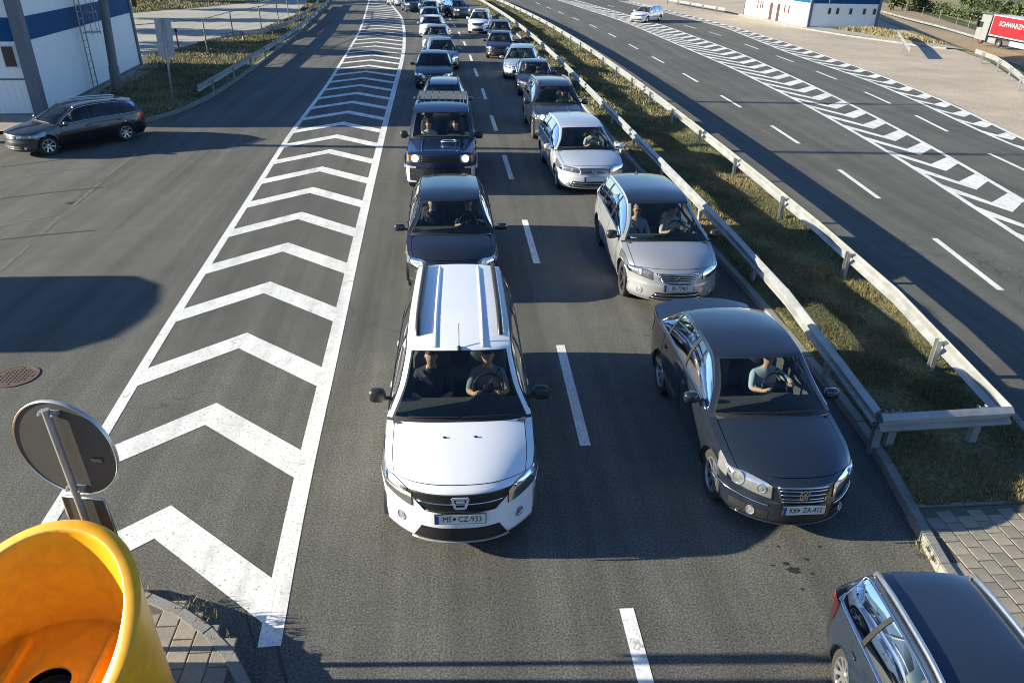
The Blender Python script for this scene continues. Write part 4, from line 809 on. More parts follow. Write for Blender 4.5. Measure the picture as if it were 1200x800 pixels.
        ellip(mk, (sd*(bx+.15), ms-L2+.02, bz+.05), (.105, .065, hs), 0, 12, 8, .62); mk.tube([(sd*(bx-.03), ms-L2, bz+.01), (sd*(bx+.10), ms-L2+.01, bz+.02)], .025, 6, 1)
        mir = mk.build('mirror', [k.get('mirrorm', pm), BLACK], root, True, 60)
        # arches, liners
        for wc in (fo, fo+wb):
            al = MB()
            an = lin(RAD(-12), RAD(192), 22); k0 = c.k_at(wc); ring = []
            for a_ in an:
                s, z = wc+ar*math.cos(a_), wz+ar*math.sin(a_); kx = c.k_at(s); zE = float(np.interp(s, c.Es, c.Ez)); q = (z-c.zb)/(zE-c.zb)
                ring.append((float(c.LS(np.clip(kx, 0, 1), np.clip(q, 0, 1), sd)[0])-sd*.004, s-L2, z))
            al.tube(ring, k.get('archr', .016), 6, 1 if k.get('archdark') else 0); al.build('wheel_arch', [pm, BLACK, DARK], root, True, 50); al = MB()
            V = []; 
            for a_ in an: V += [(sd*c.W2*.96, wc+ar*math.cos(a_)-L2, wz+ar*math.sin(a_)), (sd*(c.W2-.36), wc+ar*math.cos(a_)-L2, wz+ar*math.sin(a_))]
            al.add(V, [(2*i, 2*i+1, 2*i+3, 2*i+2) for i in range(len(an)-1)], 2)
            b0 = len(an); al.add([V[2*i+1] for i in range(b0)], [tuple(range(b0))], 2)
            al.build('wheel_well', [DARK, DARK, DARK], root)
        # wheels
        tm, dm_ = wheel_meshes(wr, k.get('spokes', 5), k.get('darkrim', False))
        for wi, wc in enumerate((fo, fo+wb)):
            we = bpy.data.objects.new('wheel', None); COL.objects.link(we); we.parent = root; we.location = (sd*(c.W2-.15), wc-L2, wz)
            we.rotation_euler = (0, 0, (0 if sd > 0 else math.pi)+(k.get('steer', 0) if wi == 0 else 0))
            put('tyre', tm, we); put('rim', dm_, we)
    body.build('body', pm, root, True, 45)
    un = MB(); un.grid(np.array([[(x*c.W2*wq, s-L2, .225) for x in (-1, 1)] for s, wq in ((.16, .5), (.30, .68), (.5, .8), (c.L-.5, .8), (c.L-.16, .55))])); un.build('underbody', DARK, root)
    # cabin
    cb = MB(); xs, z0 = c.W2*.86, .34; sa, sb = c.sc+.10, c.sg-.10
    ztub = [float(np.interp(s, c.Es, c.Ez))-.03 for s in (sa, sb)]
    V = [(x*xs, s-L2, z) for s, zt in ((sa, ztub[0]), (sb, ztub[1])) for x in (-1, 1) for z in (z0, zt)]
    cb.add(V, [(0, 2, 6, 4), (0, 4, 5, 1), (2, 3, 7, 6), (0, 1, 3, 2), (4, 6, 7, 5)])
    dz = c.zc-.035
    prof = [(c.sc+.06, dz), (c.sc+.35, dz+.005), (c.sc+.62, dz-.02), (c.sc+.72, dz-.09), (c.sc+.70, dz-.35)]
    cb.grid(np.array([[(x*xs, s-L2, z+(.035 if .2 < x < .7 and 1 < i < 4 else 0)) for x in lin(-1, 1, 15)] for i, (s, z) in enumerate(prof)]))
    if c.sed: cb.grid(np.array([[(x*xs, s-L2, c.zg-.05) for x in (-1, 1)] for s in (c.sr+.1, c.sg)]))
    cb.build('cabin', DARK, root, True, 30)
    hs = c.H/1.47; hip = p.get('hip', c.sw+.42)
    if lod > .45:
        for x in (-.36, .36): put('seat', seat_mesh(), root, (x*c.W2/.89, hip-L2, .36*hs), None, (1, 1, 1.05*hs))
        if lod > .6: put('rear_seat', seat_mesh(), root, (0, hip+.85-L2, .36*hs), None, (2.5, 1, 1.0*hs))
        put('steering_wheel', stw_mesh(), root, (.36*c.W2/.89, c.sc+.86-L2, c.zc-.08), (RAD(-24), 0, 0))
    # lamps
    hl = p['lamp']; mats = [k.get('lampm', LAMPB if lod > .6 else LAMPC), LAMPC, LAMPON if k.get('lit') else LAMPC, AMBER, BLACK]
    for sd in (-1, 1):
        b = MB(); a = lin(hl[0], hl[1], N(16)); f = (a-hl[0])/(hl[1]-hl[0])
        zl = hl[2]+(hl[3]-hl[2])*f**hl[6]; zh = hl[4]+(hl[5]-hl[4])*f**hl[7]; v = lin(0, 1, 6)
        A = np.repeat(a[:, None], 6, 1); Z = zl[:, None]+(zh-zl)[:, None]*v[None, :]
        b.grid(c.FC(A, Z, sd, .006), 0, sd > 0)
        for la, lr, mi in hl[8]:
            fz = (la-hl[0])/(hl[1]-hl[0]); zz = .5*(hl[2]+(hl[3]-hl[2])*fz**hl[6]+hl[4]+(hl[5]-hl[4])*fz**hl[7])
            q = c.FC(np.array(la), np.array(zz), sd, .0); q2 = c.FC(np.array(la), np.array(zz), sd, .1); n = Vector(q2-q).normalized(); M = Matrix.Translation(Vector(q)+n*.004) @ n.to_track_quat('Z', 'Y').to_matrix().to_4x4()
            b.lathe([(lr, 0), (lr, .009), (lr*.82, .010), (lr*.78, .003), (lr*.45, .004), (lr*.4, .010), (.001, .012)], 16, 1 if mi != 2 else 2, M)
        if lod > .6:
            edge = [c.FC(np.array(x), np.array(z), sd, .007) for x, z in list(zip(a, zl))+list(zip(a[::-1], zh[::-1]))]; edge.append(edge[0]); b.tube(edge, .005, 4, 4)
        hlo = b.build('headlight', mats, root, True, 40)
        if lod > .6:
            nc = max(2, int((np.minimum(a, 1.06) == a).sum())); cv = MB(); cv.grid(c.FC(A[:nc], Z[:nc], sd, .016), 0, sd > 0); cv.build('lamp_cover', LCOV, hlo, True)
            zo = float(zl[-1])+.02; gp_ = MB(); a1 = 1+max(.12, fo-ar-c.sA); gp_.tube([c.FC(np.array(x), np.array(zo-.10*(x-1.0)), sd, .002) for x in lin(min(hl[1], a1-.05), a1, 8)], .004, 4); gp_.build('bumper_gap', BLACK, root)
        # tail lamp
        tb = MB(); zc_ = p.get('tail', (.72, .95)); zs = lin(zc_[0], zc_[1], 6)
        P1 = np.array([[c.T(c.urz(z), sd*t, .006) for z in zs] for t in lin(.70, 1, 6)]); tb.grid(P1, 0, sd < 0)
        P2 = []
        for dk in lin(0, .07, 5):
            row = []
            for z in zs:
                kx = 1-dk; zE = float(np.interp(c.sA+kx*(c.sB-c.sA), c.Es, c.Ez)); q = c.LS(kx, min((z-c.zb)/(zE-c.zb), 1), sd); row.append((q[0]+sd*.006, q[1]+.002, q[2]))
            P2.append(row)
        tb.grid(np.array(P2), 0, sd < 0); tb.build('tail_light', REDL, root, True, 40)
    # grille: list of (z0,z1,halfwidth0,halfwidth1,material,nbars,barmat) across the fascia
    for gi, (z0, z1, w0, w1, mt, nb, bm, nm) in enumerate(p['grille']):
        g = MB(); zs = lin(z0, z1, 6); P = np.array([[c.T(c.uz(z), (w0+(w1-w0)*(z-z0)/(z1-z0))*x, .004) for x in lin(-1, 1, N(20))] for z in zs]); g.grid(P, 0, True); go = g.build(nm, mt, root)
        for j in range(nb):
            z = z0+(z1-z0)*(j+.7)/(nb+.4); wq = (w0+(w1-w0)*(z-z0)/(z1-z0))*.96; bb = MB(); bb.tube([c.T(c.uz(z), wq*x, .008) for x in lin(-1, 1, N(16))], .009 if lod > .6 else .012, 5); bb.build('grille_bar', bm, go, True)
        if lod > .6 and nm == 'grille' and k.get('surround'):
            sq = MB(); pts = [c.T(c.uz(z0), w0*x, .008) for x in lin(-1, 1, 16)]+[c.T(c.uz(z1), w1*x, .008) for x in lin(1, -1, 16)]; pts.append(pts[0]); sq.tube(pts, .012, 6); sq.build('grille_surround', k['surround'], go, True)
    if 'fog' in p:
        for sd in (-1, 1):
            q = c.T(c.uz(p['fog'][1]), sd*p['fog'][0]); q2 = c.T(c.uz(p['fog'][1]), sd*p['fog'][0], .1); n = Vector(q2-q).normalized(); M = Matrix.Translation(Vector(q)) @ n.to_track_quat('Z', 'Y').to_matrix().to_4x4()
            fb = MB(); r = p['fog'][2]; fb.lathe([(r*1.25, 0), (r*1.2, .012), (r, .012), (r*.9, .004), (.001, .01)], 16, 0, M); fb.build('fog_light', p['fog'][3], root, True, 40)
    if k.get('plate'):
        z = p['platez']; q = c.T(c.uz(z), 0., .03); u0 = c.uz(z); n = Vector(c.T(u0, 0., .1)-c.T(u0, 0.)).normalized(); n = Vector((0, n.y, n.z*.5)).normalized()
        po = MB(); M = Matrix.Rotation(math.atan2(-n.z, -n.y) if False else math.asin(n.z), 3, 'X'); po.box((0, 0, 0), (.54, .014, .125), 1); po.box((0, -.006, 0), (.52, .008, .11), 0); po.box((-.243, -.009, 0), (.034, .006, .108), 2)
        pl = po.build('number_plate', [PLATE, BLACK, PLBLUE], root); pl.location = q; pl.rotation_euler = (-math.asin(n.z), 0, 0)
        lt = put('lettering', text_mesh(k['plate'], .098, PLTEXT, .001, sx=.80), pl, (.018, -.0115, 0), (RAD(90), 0, 0))
        if k.get('plate_shield'):
            sh = MB(); sh.prism([(-.014, .02), (.014, .02), (.014, -.002), (0, -.02), (-.014, -.002)], 0, .002); s_ = sh.build('plate_crest', PLTEXT, pl); s_.location = (k['plate_shield'], -.0115, 0); s_.rotation_euler = (RAD(90), 0, 0)
    if k.get('rails'):
        u0, u1, rmat, rr = k['rails'][:4]; rt = k['rails'][4] if len(k['rails']) > 4 else .93
        for sd in (-1, 1):
            rb = MB(); us = lin(u0, u1, 12); h = np.array([-.01]+[.045]*10+[-.01]); us = np.concatenate([us[:1], us[:1]+.05, us[2:-2], us[-1:]-.05, us[-1:]]); h = h[:len(us)]; h[-1] = -.01
            rb.tube([c.T(u, sd*rt)+np.array([0, 0, hh]) for u, hh in zip(us, h)], rr, 7); rb.build('roof_rail', rmat, root, True, 60)
    if k.get('antenna'):
        u, ln = k['antenna']; q = c.T(u, 0.); ab = MB(); ellip(ab, q+np.array([0, 0, .012]), (.025, .05, .025)); ab.tube([q, q+np.array([0, ln*.75, ln*.66])], .005, 5); ab.build('antenna', BLACK, root, True)
    if lod > .6:
        for x0, x1 in ((-.70, -.03), (.02, .66)):
            wb_ = MB(); wb_.tube([c.T(8.12+.02*math.sin(f*3), x0+(x1-x0)*f, .018) for f in lin(0, 1, 10)], .008, 5); wb_.build('wiper', BLACK, root)
    k2 = k.get('extra')
    if k2: k2(c, root)
    return root, c
# ---------------- car shapes ----------------
# lamp: (a0,a1, zlow inner,outer, zhigh inner,outer, low power, high power, [(a, radius, material)])
SPEC = dict(
 mpv=dict(L=4.64, W=1.76, H=1.70, hood=.88, cowl=(1.02, 1.09), ws=(1.86, 1.57), peak=2.7, rr=(4.42, 1.655), rg=(4.56, 1.02), fo=.83, wb=2.81, wr=.315, roofw=.70, set=.40, kick=.0,
  win=[(1.30, 2.32), (2.40, 3.32), (3.42, 4.28)], lamp=(.64, 1.50, .64, .78, .80, .97, 1.1, .6, [(.80, .07, 1), (1.02, .055, 1)]), mirh=.09, hip=2.15,
  grille=[(.64, .828, .46, .74, 'G', 1, 'C', 'grille'), (.23, .43, .66, .52, 'B', 0, 'B', 'lower_grille')], fog=(.80, .44, .05, 'L'), platez=.575, mir=.22),
 sedan=dict(L=4.55, W=1.78, H=1.46, hood=.74, cowl=(1.08, .96), ws=(1.80, 1.39), peak=2.5, rr=(3.34, 1.39), rg=(3.90, 1.06), deck=(4.46, 1.075), fo=.88, wb=2.578, wr=.315, roofw=.70, set=.40, kick=.01,
  win=[(1.35, 2.36), (2.43, 3.24), (3.29, 3.68)], lamp=(.48, 1.22, .53, .60, .69, .80, 1., .7, [(.62, .058, 1), (.90, .085, 1)]),
  grille=[(.52, .685, .34, .40, 'G', 3, 'C', 'grille'), (.24, .36, .36, .40, 'B', 0, 'B', 'lower_grille')], fog=(.72, .33, .045, 'L'), platez=.45, mir=.1),
 wagon=dict(L=4.58, W=1.80, H=1.47, hood=.74, cowl=(.98, .955), ws=(1.90, 1.385), peak=2.6, rr=(4.15, 1.37), rg=(4.46, .98), fo=.86, wb=2.73, wr=.325, roofw=.66, set=.44, kick=.02,
  win=[(1.32, 2.34), (2.41, 3.30), (3.38, 4.10)], lamp=(.56, 1.48, .58, .70, .70, .83, 1., .75, [(.80, .05, 1), (1.10, .045, 1)]), mirh=.075, hip=2.08,
  grille=[(.56, .695, .36, .50, 'G', 4, 'C', 'grille'), (.24, .38, .62, .48, 'B', 2, 'C', 'lower_grille')], fog=(.80, .36, .05, 'L'), platez=.47),
 estate=dict(L=4.75, W=1.83, H=1.49, hood=.78, cowl=(1.12, .97), ws=(1.98, 1.40), peak=2.8, rr=(4.30, 1.39), rg=(4.62, 1.0), fo=.88, wb=2.79, wr=.325, roofw=.655, set=.38, kick=.01, hip=2.22,
  win=[(1.42, 2.46), (2.53, 3.42), (3.50, 4.28)], lamp=(.52, 1.40, .62, .66, .73, .82, 1., .8, [(.68, .045, 1), (.95, .05, 1)]), mirh=.075,
  grille=[(.60, .74, .48, .50, 'G', 4, 'C', 'grille'), (.24, .40, .76, .66, 'B', 2, 'C', 'lower_grille')], fog=(.80, .32, .04, 'L'), platez=.47),
 hatch=dict(L=4.20, W=1.76, H=1.49, hood=.76, cowl=(.98, .97), ws=(1.74, 1.40), peak=2.35, rr=(3.72, 1.38), rg=(4.08, 1.0), fo=.84, wb=2.58, wr=.315, roofw=.665, set=.40, kick=.01, hip=1.98,
  win=[(1.28, 2.24), (2.31, 3.10), (3.18, 3.66)], lamp=(.58, 1.42, .60, .70, .74, .85, 1., .7, [(.72, .06, 1), (1.0, .06, 1)]),
  grille=[(.62, .73, .46, .46, 'G', 2, 'B', 'grille'), (.24, .42, .60, .55, 'B', 1, 'B', 'lower_grille')], fog=(.80, .34, .045, 'L'), platez=.48),
 suv=dict(L=4.45, W=1.81, H=1.68, hood=.92, cowl=(1.08, 1.10), ws=(1.80, 1.56), peak=2.5, rr=(4.05, 1.57), rg=(4.33, 1.12), fo=.87, wb=2.60, wr=.355, roofw=.69, set=.34, kick=.0,
  win=[(1.34, 2.32), (2.39, 3.25), (3.33, 4.0)], lamp=(.56, 1.30, .72, .76, .90, 1.0, 1., .7, [(.74, .075, 2), (1.0, .06, 1)]), mirh=.10,
  grille=[(.74, .87, .48, .50, 'G', 2, 'C', 'grille'), (.28, .50, .60, .52, 'B', 1, 'B', 'lower_grille')], fog=(.78, .42, .05, 'L'), platez=.58),
 offroad=dict(L=4.60, W=1.80, H=1.86, hood=1.05, cowl=(1.28, 1.15), ws=(1.72, 1.74), peak=2.4, rr=(4.30, 1.80), rg=(4.42, 1.18), fo=.82, wb=2.73, wr=.39, roofw=.80, wsw=.90, rgw=.90, set=.13, kick=.0,
  win=[(1.48, 2.40), (2.48, 3.30), (3.40, 4.26)], lamp=(.62, .94, .80, .80, 1.0, 1.0, 1., 1., [(.78, .092, 2)]), mirh=.10,
  grille=[(.80, 1.0, .62, .62, 'B', 3, 'B', 'grille'), (.26, .62, .92, .92, 'B', 0, 'B', 'lower_grille')], platez=.52),
)
# ---------------- people ----------------
SKIN = pmat('skin', (.55, .32, .22), .5, noise=(14, .3, (.46, .25, .17))); HAIRD = pmat('hair_dark', (.025, .018, .012), .6, noise=(40, .5, (.05, .035, .02))); HAIRG = pmat('hair_grey', (.25, .24, .22), .6, noise=(40, .5, (.15, .14, .13)))
TROU = pmat('dark_trousers', (.025, .028, .04), .9, noise=(20, .4, (.04, .045, .06)))
BELT = pmat('seat_belt', (.05, .05, .055), .7, noise=(40, .4, (.08, .08, .085))); POSE = {}
def person_meshes(pose):
    if pose in POSE: return POSE[pose]
    J = [((0, 0, 0), .125), ((0, .05, .22), .125), ((0, .09, .40), .14), ((0, .07, .535), .05), ((0, .045, .60), .06), ((0, .055, .665), .085), ((0, .065, .745), .078)]; E = [(0, 1), (1, 2), (2, 3), (3, 4), (4, 5), (5, 6)]; seg = [(0, 1, 1), (1, 2, 1), (2, 3, 0), (3, 4, 0), (4, 5, 0), (5, 6, 0)]
    def add(p, r, par, m): J.append((p, r)); E.append((par, len(J)-1)); seg.append((par, len(J)-1, m)); return len(J)-1
    arms = {'wheel': ((.25, -.10, .24), (.17, -.37, .36), (.14, -.43, .42)), 'one': ((.34, -.08, .34), (.26, -.33, .42), (.20, -.38, .46)), 'folded': ((.27, -.02, .17), (.06, -.24, .16), (-.02, -.27, .18)), 'rest': ((.24, .0, .16), (.16, -.26, .10), (.14, -.34, .09))}
    for sd in (-1, 1):
        key = pose if not (pose == 'one' and sd < 0) else 'wheel'
        el, wr, hd = arms[key]; sh = add((sd*.175, .085, .425), .068, 2, 1); e = add((sd*el[0], el[1], el[2]), .047, sh, 1); w_ = add((sd*wr[0], wr[1], wr[2]), .030, e, 0); h = add((sd*hd[0], hd[1], hd[2]), .032, w_, 0)
        d = (Vector(hd)-Vector(wr)).normalized(); s_ = d.cross(Vector((0, 0, 1))).normalized()
        for k, (of, ln) in enumerate(((-.027, .062), (-.009, .072), (.009, .068), (.027, .054))):
            p1 = Vector(hd)+s_*of+d*ln*.5; p2 = p1+d*ln*.25+Vector((0, 0, -ln*.5)); a = add((sd*p1.x, p1.y, p1.z), .0095, h, 0); add((sd*p2.x, p2.y, p2.z), .008, a, 0)
        p1 = Vector(hd)+s_*(.045)-d*.015; p2 = p1+d*.03+s_*.012; a = add((sd*p1.x, p1.y, p1.z), .011, h, 0); add((sd*p2.x, p2.y, p2.z), .009, a, 0)
        hp = add((sd*.10, -.06, -.01), .095, 0, 2); kn = add((sd*.15, -.44, .05), .068, hp, 2); an = add((sd*.14, -.66, -.28), .045, kn, 2); add((sd*.14, -.80, -.31), .04, an, 2)
    me = bpy.data.meshes.new('person'); bm = bmesh.new(); lay = bm.verts.layers.skin.verify(); vs = [bm.verts.new(p) for p, r in J]
    for v, (p, r) in zip(vs, J): v[lay].radius = (r, r); v[lay].use_root = False
    vs[0][lay].use_root = True; vs[2][lay].radius = (.185, .115); vs[1][lay].radius = (.15, .11); vs[0][lay].radius = (.16, .115)
    for a, b in E: bm.edges.new((vs[a], vs[b]))
    bm.to_mesh(me); bm.free(); o = bpy.data.objects.new('person', me); COL.objects.link(o)
    o.modifiers.new('skin', 'SKIN'); sb = o.modifiers.new('sub', 'SUBSURF'); sb.levels = 2; sb.render_levels = 2
    r = bpy.data.meshes.new_from_object(o.evaluated_get(bpy.context.evaluated_depsgraph_get())); bpy.data.objects.remove(o); r.name = 'person'
    co = np.empty(len(r.vertices)*3); r.vertices.foreach_get('co', co); co = co.reshape(-1, 3)
    # face: brow, nose, mouth, chin, eye hollows, ears
    c0 = np.array([0, .055, .68]); hm = co[:, 2] > .585
    for i in np.where(hm)[0]:
        p = co[i]; f = -(p[1]-.06); z = p[2]
        if f > .03:
            p[1] -= .026*math.exp(-((p[0]/.014)**2+((z-.675)/.020)**2)); p[1] += .012*sum(math.exp(-(((p[0]-s*.032)/.014)**2+((z-.70)/.012)**2)) for s in (-1, 1)); p[1] -= .012*math.exp(-((p[0]/.03)**2+((z-.612)/.016)**2)); p[1] += .006*math.exp(-((p[0]/.025)**2+((z-.640)/.006)**2))
        if abs(p[0]) > .062 and abs(z-.68) < .025 and abs(p[1]-.07) < .025: p[0] *= 1.14
    r.vertices.foreach_set('co', co.ravel())
    A = np.array([J[a][0] for a, b, m in seg]); B = np.array([J[b][0] for a, b, m in seg]); ms = np.array([m for a, b, m in seg]); rad = np.array([min(J[a][1], J[b][1]) for a, b, m in seg])
    r.materials.clear()
    for m in (SKIN, TROU, TROU): r.materials.append(m)
    for pl in r.polygons:
        c = np.array(pl.center); t = np.clip(((c-A)*(B-A)).sum(1)/((B-A)**2).sum(1), 0, 1); dd = np.linalg.norm(A+(B-A)*t[:, None]-c, axis=1)-rad; k = int(np.argmin(dd)); m = int(ms[k])
        if seg[k][1] in (3,) and t[k] < .75: m = 1
        pl.material_index = m; pl.use_smooth = True
    hb = MB(); P = np.zeros((17, 7, 3))
    for i in range(17):
        for j in range(7):
            a = 2*math.pi*i/16; b = math.pi/2-j/6*(1.25+.45*max(0, math.sin(a))); P[i, j] = (.083*math.cos(b)*math.cos(a), .07+.098*math.cos(b)*math.sin(a), .70+.118*math.sin(b))
    hb.grid(P); POSE[pose] = (r, hb.mesh('hair', HAIRD, True)); return POSE[pose]
SHIRTS = {n: pmat('shirt_'+n, c, .85, noise=(18, .35, tuple(x*.7 for x in c))) for n, c in dict(dark=(.03, .032, .04), white=(.62, .62, .60), blue=(.10, .16, .30), green=(.05, .20, .10), grey=(.22, .23, .25), pale=(.42, .50, .58), red=(.30, .05, .05), navy=(.03, .04, .09)).items()}
def person(car, c, side, pose, shirt, label, hair=HAIRD, turn=0.0, glasses=False, up=0.0):
    me, hm = person_meshes(pose); hs = c.H/1.47; hip = c.p.get('hip', c.sw+.42)
    bpy.context.view_layer.update()
    q = car.matrix_world @ Vector((side*.36*c.W2/.89, hip-c.L/2+.02, .36*hs+.19+up)); o = put('person', me); o.location = q; o.rotation_euler = (0, 0, car.rotation_euler.z+turn); s = car.scale.x*.98; o.scale = (s, s, s)
    tag(o, label, 'person', 'people sitting in the cars'); o.material_slots[1].link = 'OBJECT'; o.material_slots[1].material = SHIRTS[shirt]
    h = put('hair', hm, o); h.material_slots[0].link = 'OBJECT'; h.material_slots[0].material = hair
    if glasses:
        g = MB()
        for sx in (-1, 1): ellip(g, (sx*.033, -.035, .70), (.026, .012, .018), 0, 8, 6)
        g.build('sunglasses', BLACK, o, True)
    b = MB(); P = [(side*.16, .03, .50), (side*.09, -.045, .43), (0, -.075, .32), (-side*.10, -.085, .18), (-side*.15, -.06, .06)]
    b.grid(np.array([[(p[0]-.022, p[1], p[2]-.012), (p[0]+.022, p[1], p[2]+.012)] for p in P])); b.build('seat_belt', BELT, o)
    return o
# position x, y, heading, scale (, length and height factor) of each car
PLACES = dict(
    dacia=[0.0114, 8.9877, -0.0097, 1.0765, 1.0013, 0.9773],
    jetta=[3.9981, 8.8432, 0.0042, 0.9669, 1.0367, 1.1358],
    p308=[4.283, 15.3578, -0.0165, 1.0787, 1.0051, 1.0637],
    passat=[3.8663, 23.2829, 0.0319, 1.0978, 1.0075, 0.9827],
    suv=[3.8183, 29.6486, 0.0123, 1.1002],
    sedR=[3.9922, 38.8542, -0.0427, 0.9998],
    blueR=[3.83, 44.2749, -0.1302, 1.0464],
    blackR=[3.1245, 52.5418, -0.1081, 1.0091],
    darkR=[3.5984, 60.9871, -0.0958, 1.0063],
    whiteR=[2.3604, 68.7252, -0.1334, 1.0099],
    hatchL=[-0.123, 15.9264, 0.0143, 1.0962, 1.0279, 0.9695],
    offL=[-0.3736, 23.5036, -0.0175, 1.1249, 0.9786, 0.9883],
    estL=[-0.4041, 31.3689, -0.0092, 1.0395],
    sedL=[-0.9764, 40.9012, 0.0015, 1.0887],
    blueL=[-0.7092, 47.4636, 0.1034, 1.0563],
    grayL=[-1.0917, 55.9838, -0.0807, 1.052],
    whiteL=[-1.5846, 64.49, -0.076, 1.0516],
    dark9L=[-1.9767, 74.0419, -0.0228, 1.0294],
    dark10L=[-2.2274, 83.5159, -0.1004, 1.0268],
    dark11L=[-4.5521, 90.8055, 0.2096, 0.9971],
    red12L=[-6.6601, 100.3476, 0.4302, 0.9937],
    dark12R=[0.5085, 83.4577, 0.3312, 0.9895],
    dark13R=[-0.0809, 92.074, 0.2313, 0.9941],
    white14R=[-1.6268, 101.3208, 0.3768, 0.9962],
    octavia=[-13.3297, 27.1729, -0.6716, 0.9588],
    audi=[4.2061, 3.5688, -0.091, 0.814, 0.8085, 1.0591],
    estR=[19.7248, 81.1396, 5.5832, 1.0043],
)
# ---------------- the cars ----------------
GRM = pmat('grille_black', (.012, .012, .013), .4, .2, noise=(60, .5, (.03, .03, .03)))
for sp in SPEC.values():
    sp['grille'] = [tuple({'G': GRM, 'C': CHROME, 'B': BLACK}.get(v, v) if isinstance(v, str) and len(v) == 1 else v for v in g) for g in sp['grille']]
    if 'fog' in sp: sp['fog'] = sp['fog'][:3]+(LAMPC,)
PT = {n: paint(n, *a) for n, a in dict(white=((.72, .73, .74), 0, .3, .05), graphite=((.023, .032, .046), .5, .2), silver=((.52, .55, .58), .4, .32), champagne=((.36, .37, .385), .45, .3), black=((.010, .010, .012), .1, .25, .05), anthracite=((.034, .037, .043), .5, .24), navy=((.010, .022, .065), .3, .3), iceblue=((.34, .43, .50), .4, .32), steelblue=((.14, .19, .25), .4, .32), grey=((.22, .235, .25), .4, .32), slate=((.028, .042, .066), .5, .22), blackglass=((.006, .007, .009), .0, .25, .02), red=((.35, .03, .03), .1, .3)).items()}
def emb_frame(c, z, e=.02, yoff=0.):
    u = c.uz(z); q = c.T(u, 0., e); n = Vector(c.T(u, 0., .1)-c.T(u, 0.)).normalized(); n = Vector((0, n.y, n.z)); return Matrix.Translation(Vector(q)) @ n.to_track_quat('Z', 'Y').to_matrix().to_4x4()
def bars(mb, M, segs, wd, th=.008):
    for (x0, y0), (x1, y1) in segs:
        a, b = Vector((x0, y0, 0)), Vector((x1, y1, 0)); d = (b-a).normalized(); n = Vector((-d.y, d.x, 0))*wd/2
        V = [M @ (p+o+Vector((0, 0, z))) for z in (0, th) for p, o in ((a, -n), (b, -n), (b, n), (a, n))]; mb.add(V, [(4, 5, 6, 7), (0, 1, 5, 4), (1, 2, 6, 5), (2, 3, 7, 6), (3, 0, 4, 7)])
def flip(M): return M @ Matrix.Diagonal((1, 1, 1, 1))
def mpv_extra(c, root):
    M = emb_frame(c, .75, .014); m = MB(); w1, w0, h = .085, .052, .058
    bars(m, M, [((-w1, h), (w1, h)), ((-w1, h), (-w0, -h)), ((w1, h), (w0, -h)), ((-w0, -h), (w0, -h)), ((-.045, .02), (.045, .02))], .026); m.build('emblem', pmat('badge_silver', (.7, .7, .7), .4, .3, noise=(50, .2, (.6, .6, .6))), root)
    for x in (-.16, .17): q = c.T(6.4, x/.8, .01); m = MB(); ellip(m, q, (.022, .012, .010)); m.build('washer_nozzle', BLACK, root)
    sk = MB(); sk.tube([c.T(c.uz(.235), x, .01) for x in np.linspace(-.66, .66, 16)], .022, 6, 0, True, .6); sk.build('skid_strip', GALV, root, True)
def round_emblem(z, r):
    def f(c, root):
        M = emb_frame(c, z, .012); m = MB(); m.lathe([(r*.86, 0), (r*.86, .010), (r, .012), (r*1.02, 0)], 24, 0, M); m.lathe([(.001, .002), (r*.86, .002)], 24, 1, M)
        k = r*.86; bars(m, M, [((-.38*k, .85*k), (0, .12*k)), ((.38*k, .85*k), (0, .12*k)), ((-.78*k, .5*k), (-.36*k, -.75*k)), ((.78*k, .5*k), (.36*k, -.75*k)), ((-.36*k, -.75*k), (0, .0)), ((.36*k, -.75*k), (0, 0))], r*.17); m.build('emblem', [CHROME, GRM], root, True, 30)
    return f
def lion_extra(c, root):
    M = emb_frame(c, .635, .016); m = MB(); bars(m, M, [((-.01, .055), (.02, .02)), ((.02, .02), (-.01, -.015)), ((-.01, -.015), (-.035, -.06)), ((-.0, -.01), (.03, -.06)), ((.012, .025), (.05, .01)), ((-.012, .05), (-.035, .035))], .018); m.build('emblem', CHROME, root)
    q = c.T(7.5, -.55); m = MB(); m.box((q[0]+.02, q[1]+.16, c.zc+.02), (.46, .12, .004), 0, .06); m.build('dashboard_paper', pmat('blue_paper', (.25, .45, .62), .7, noise=(9, .3, (.4, .55, .66))), root)
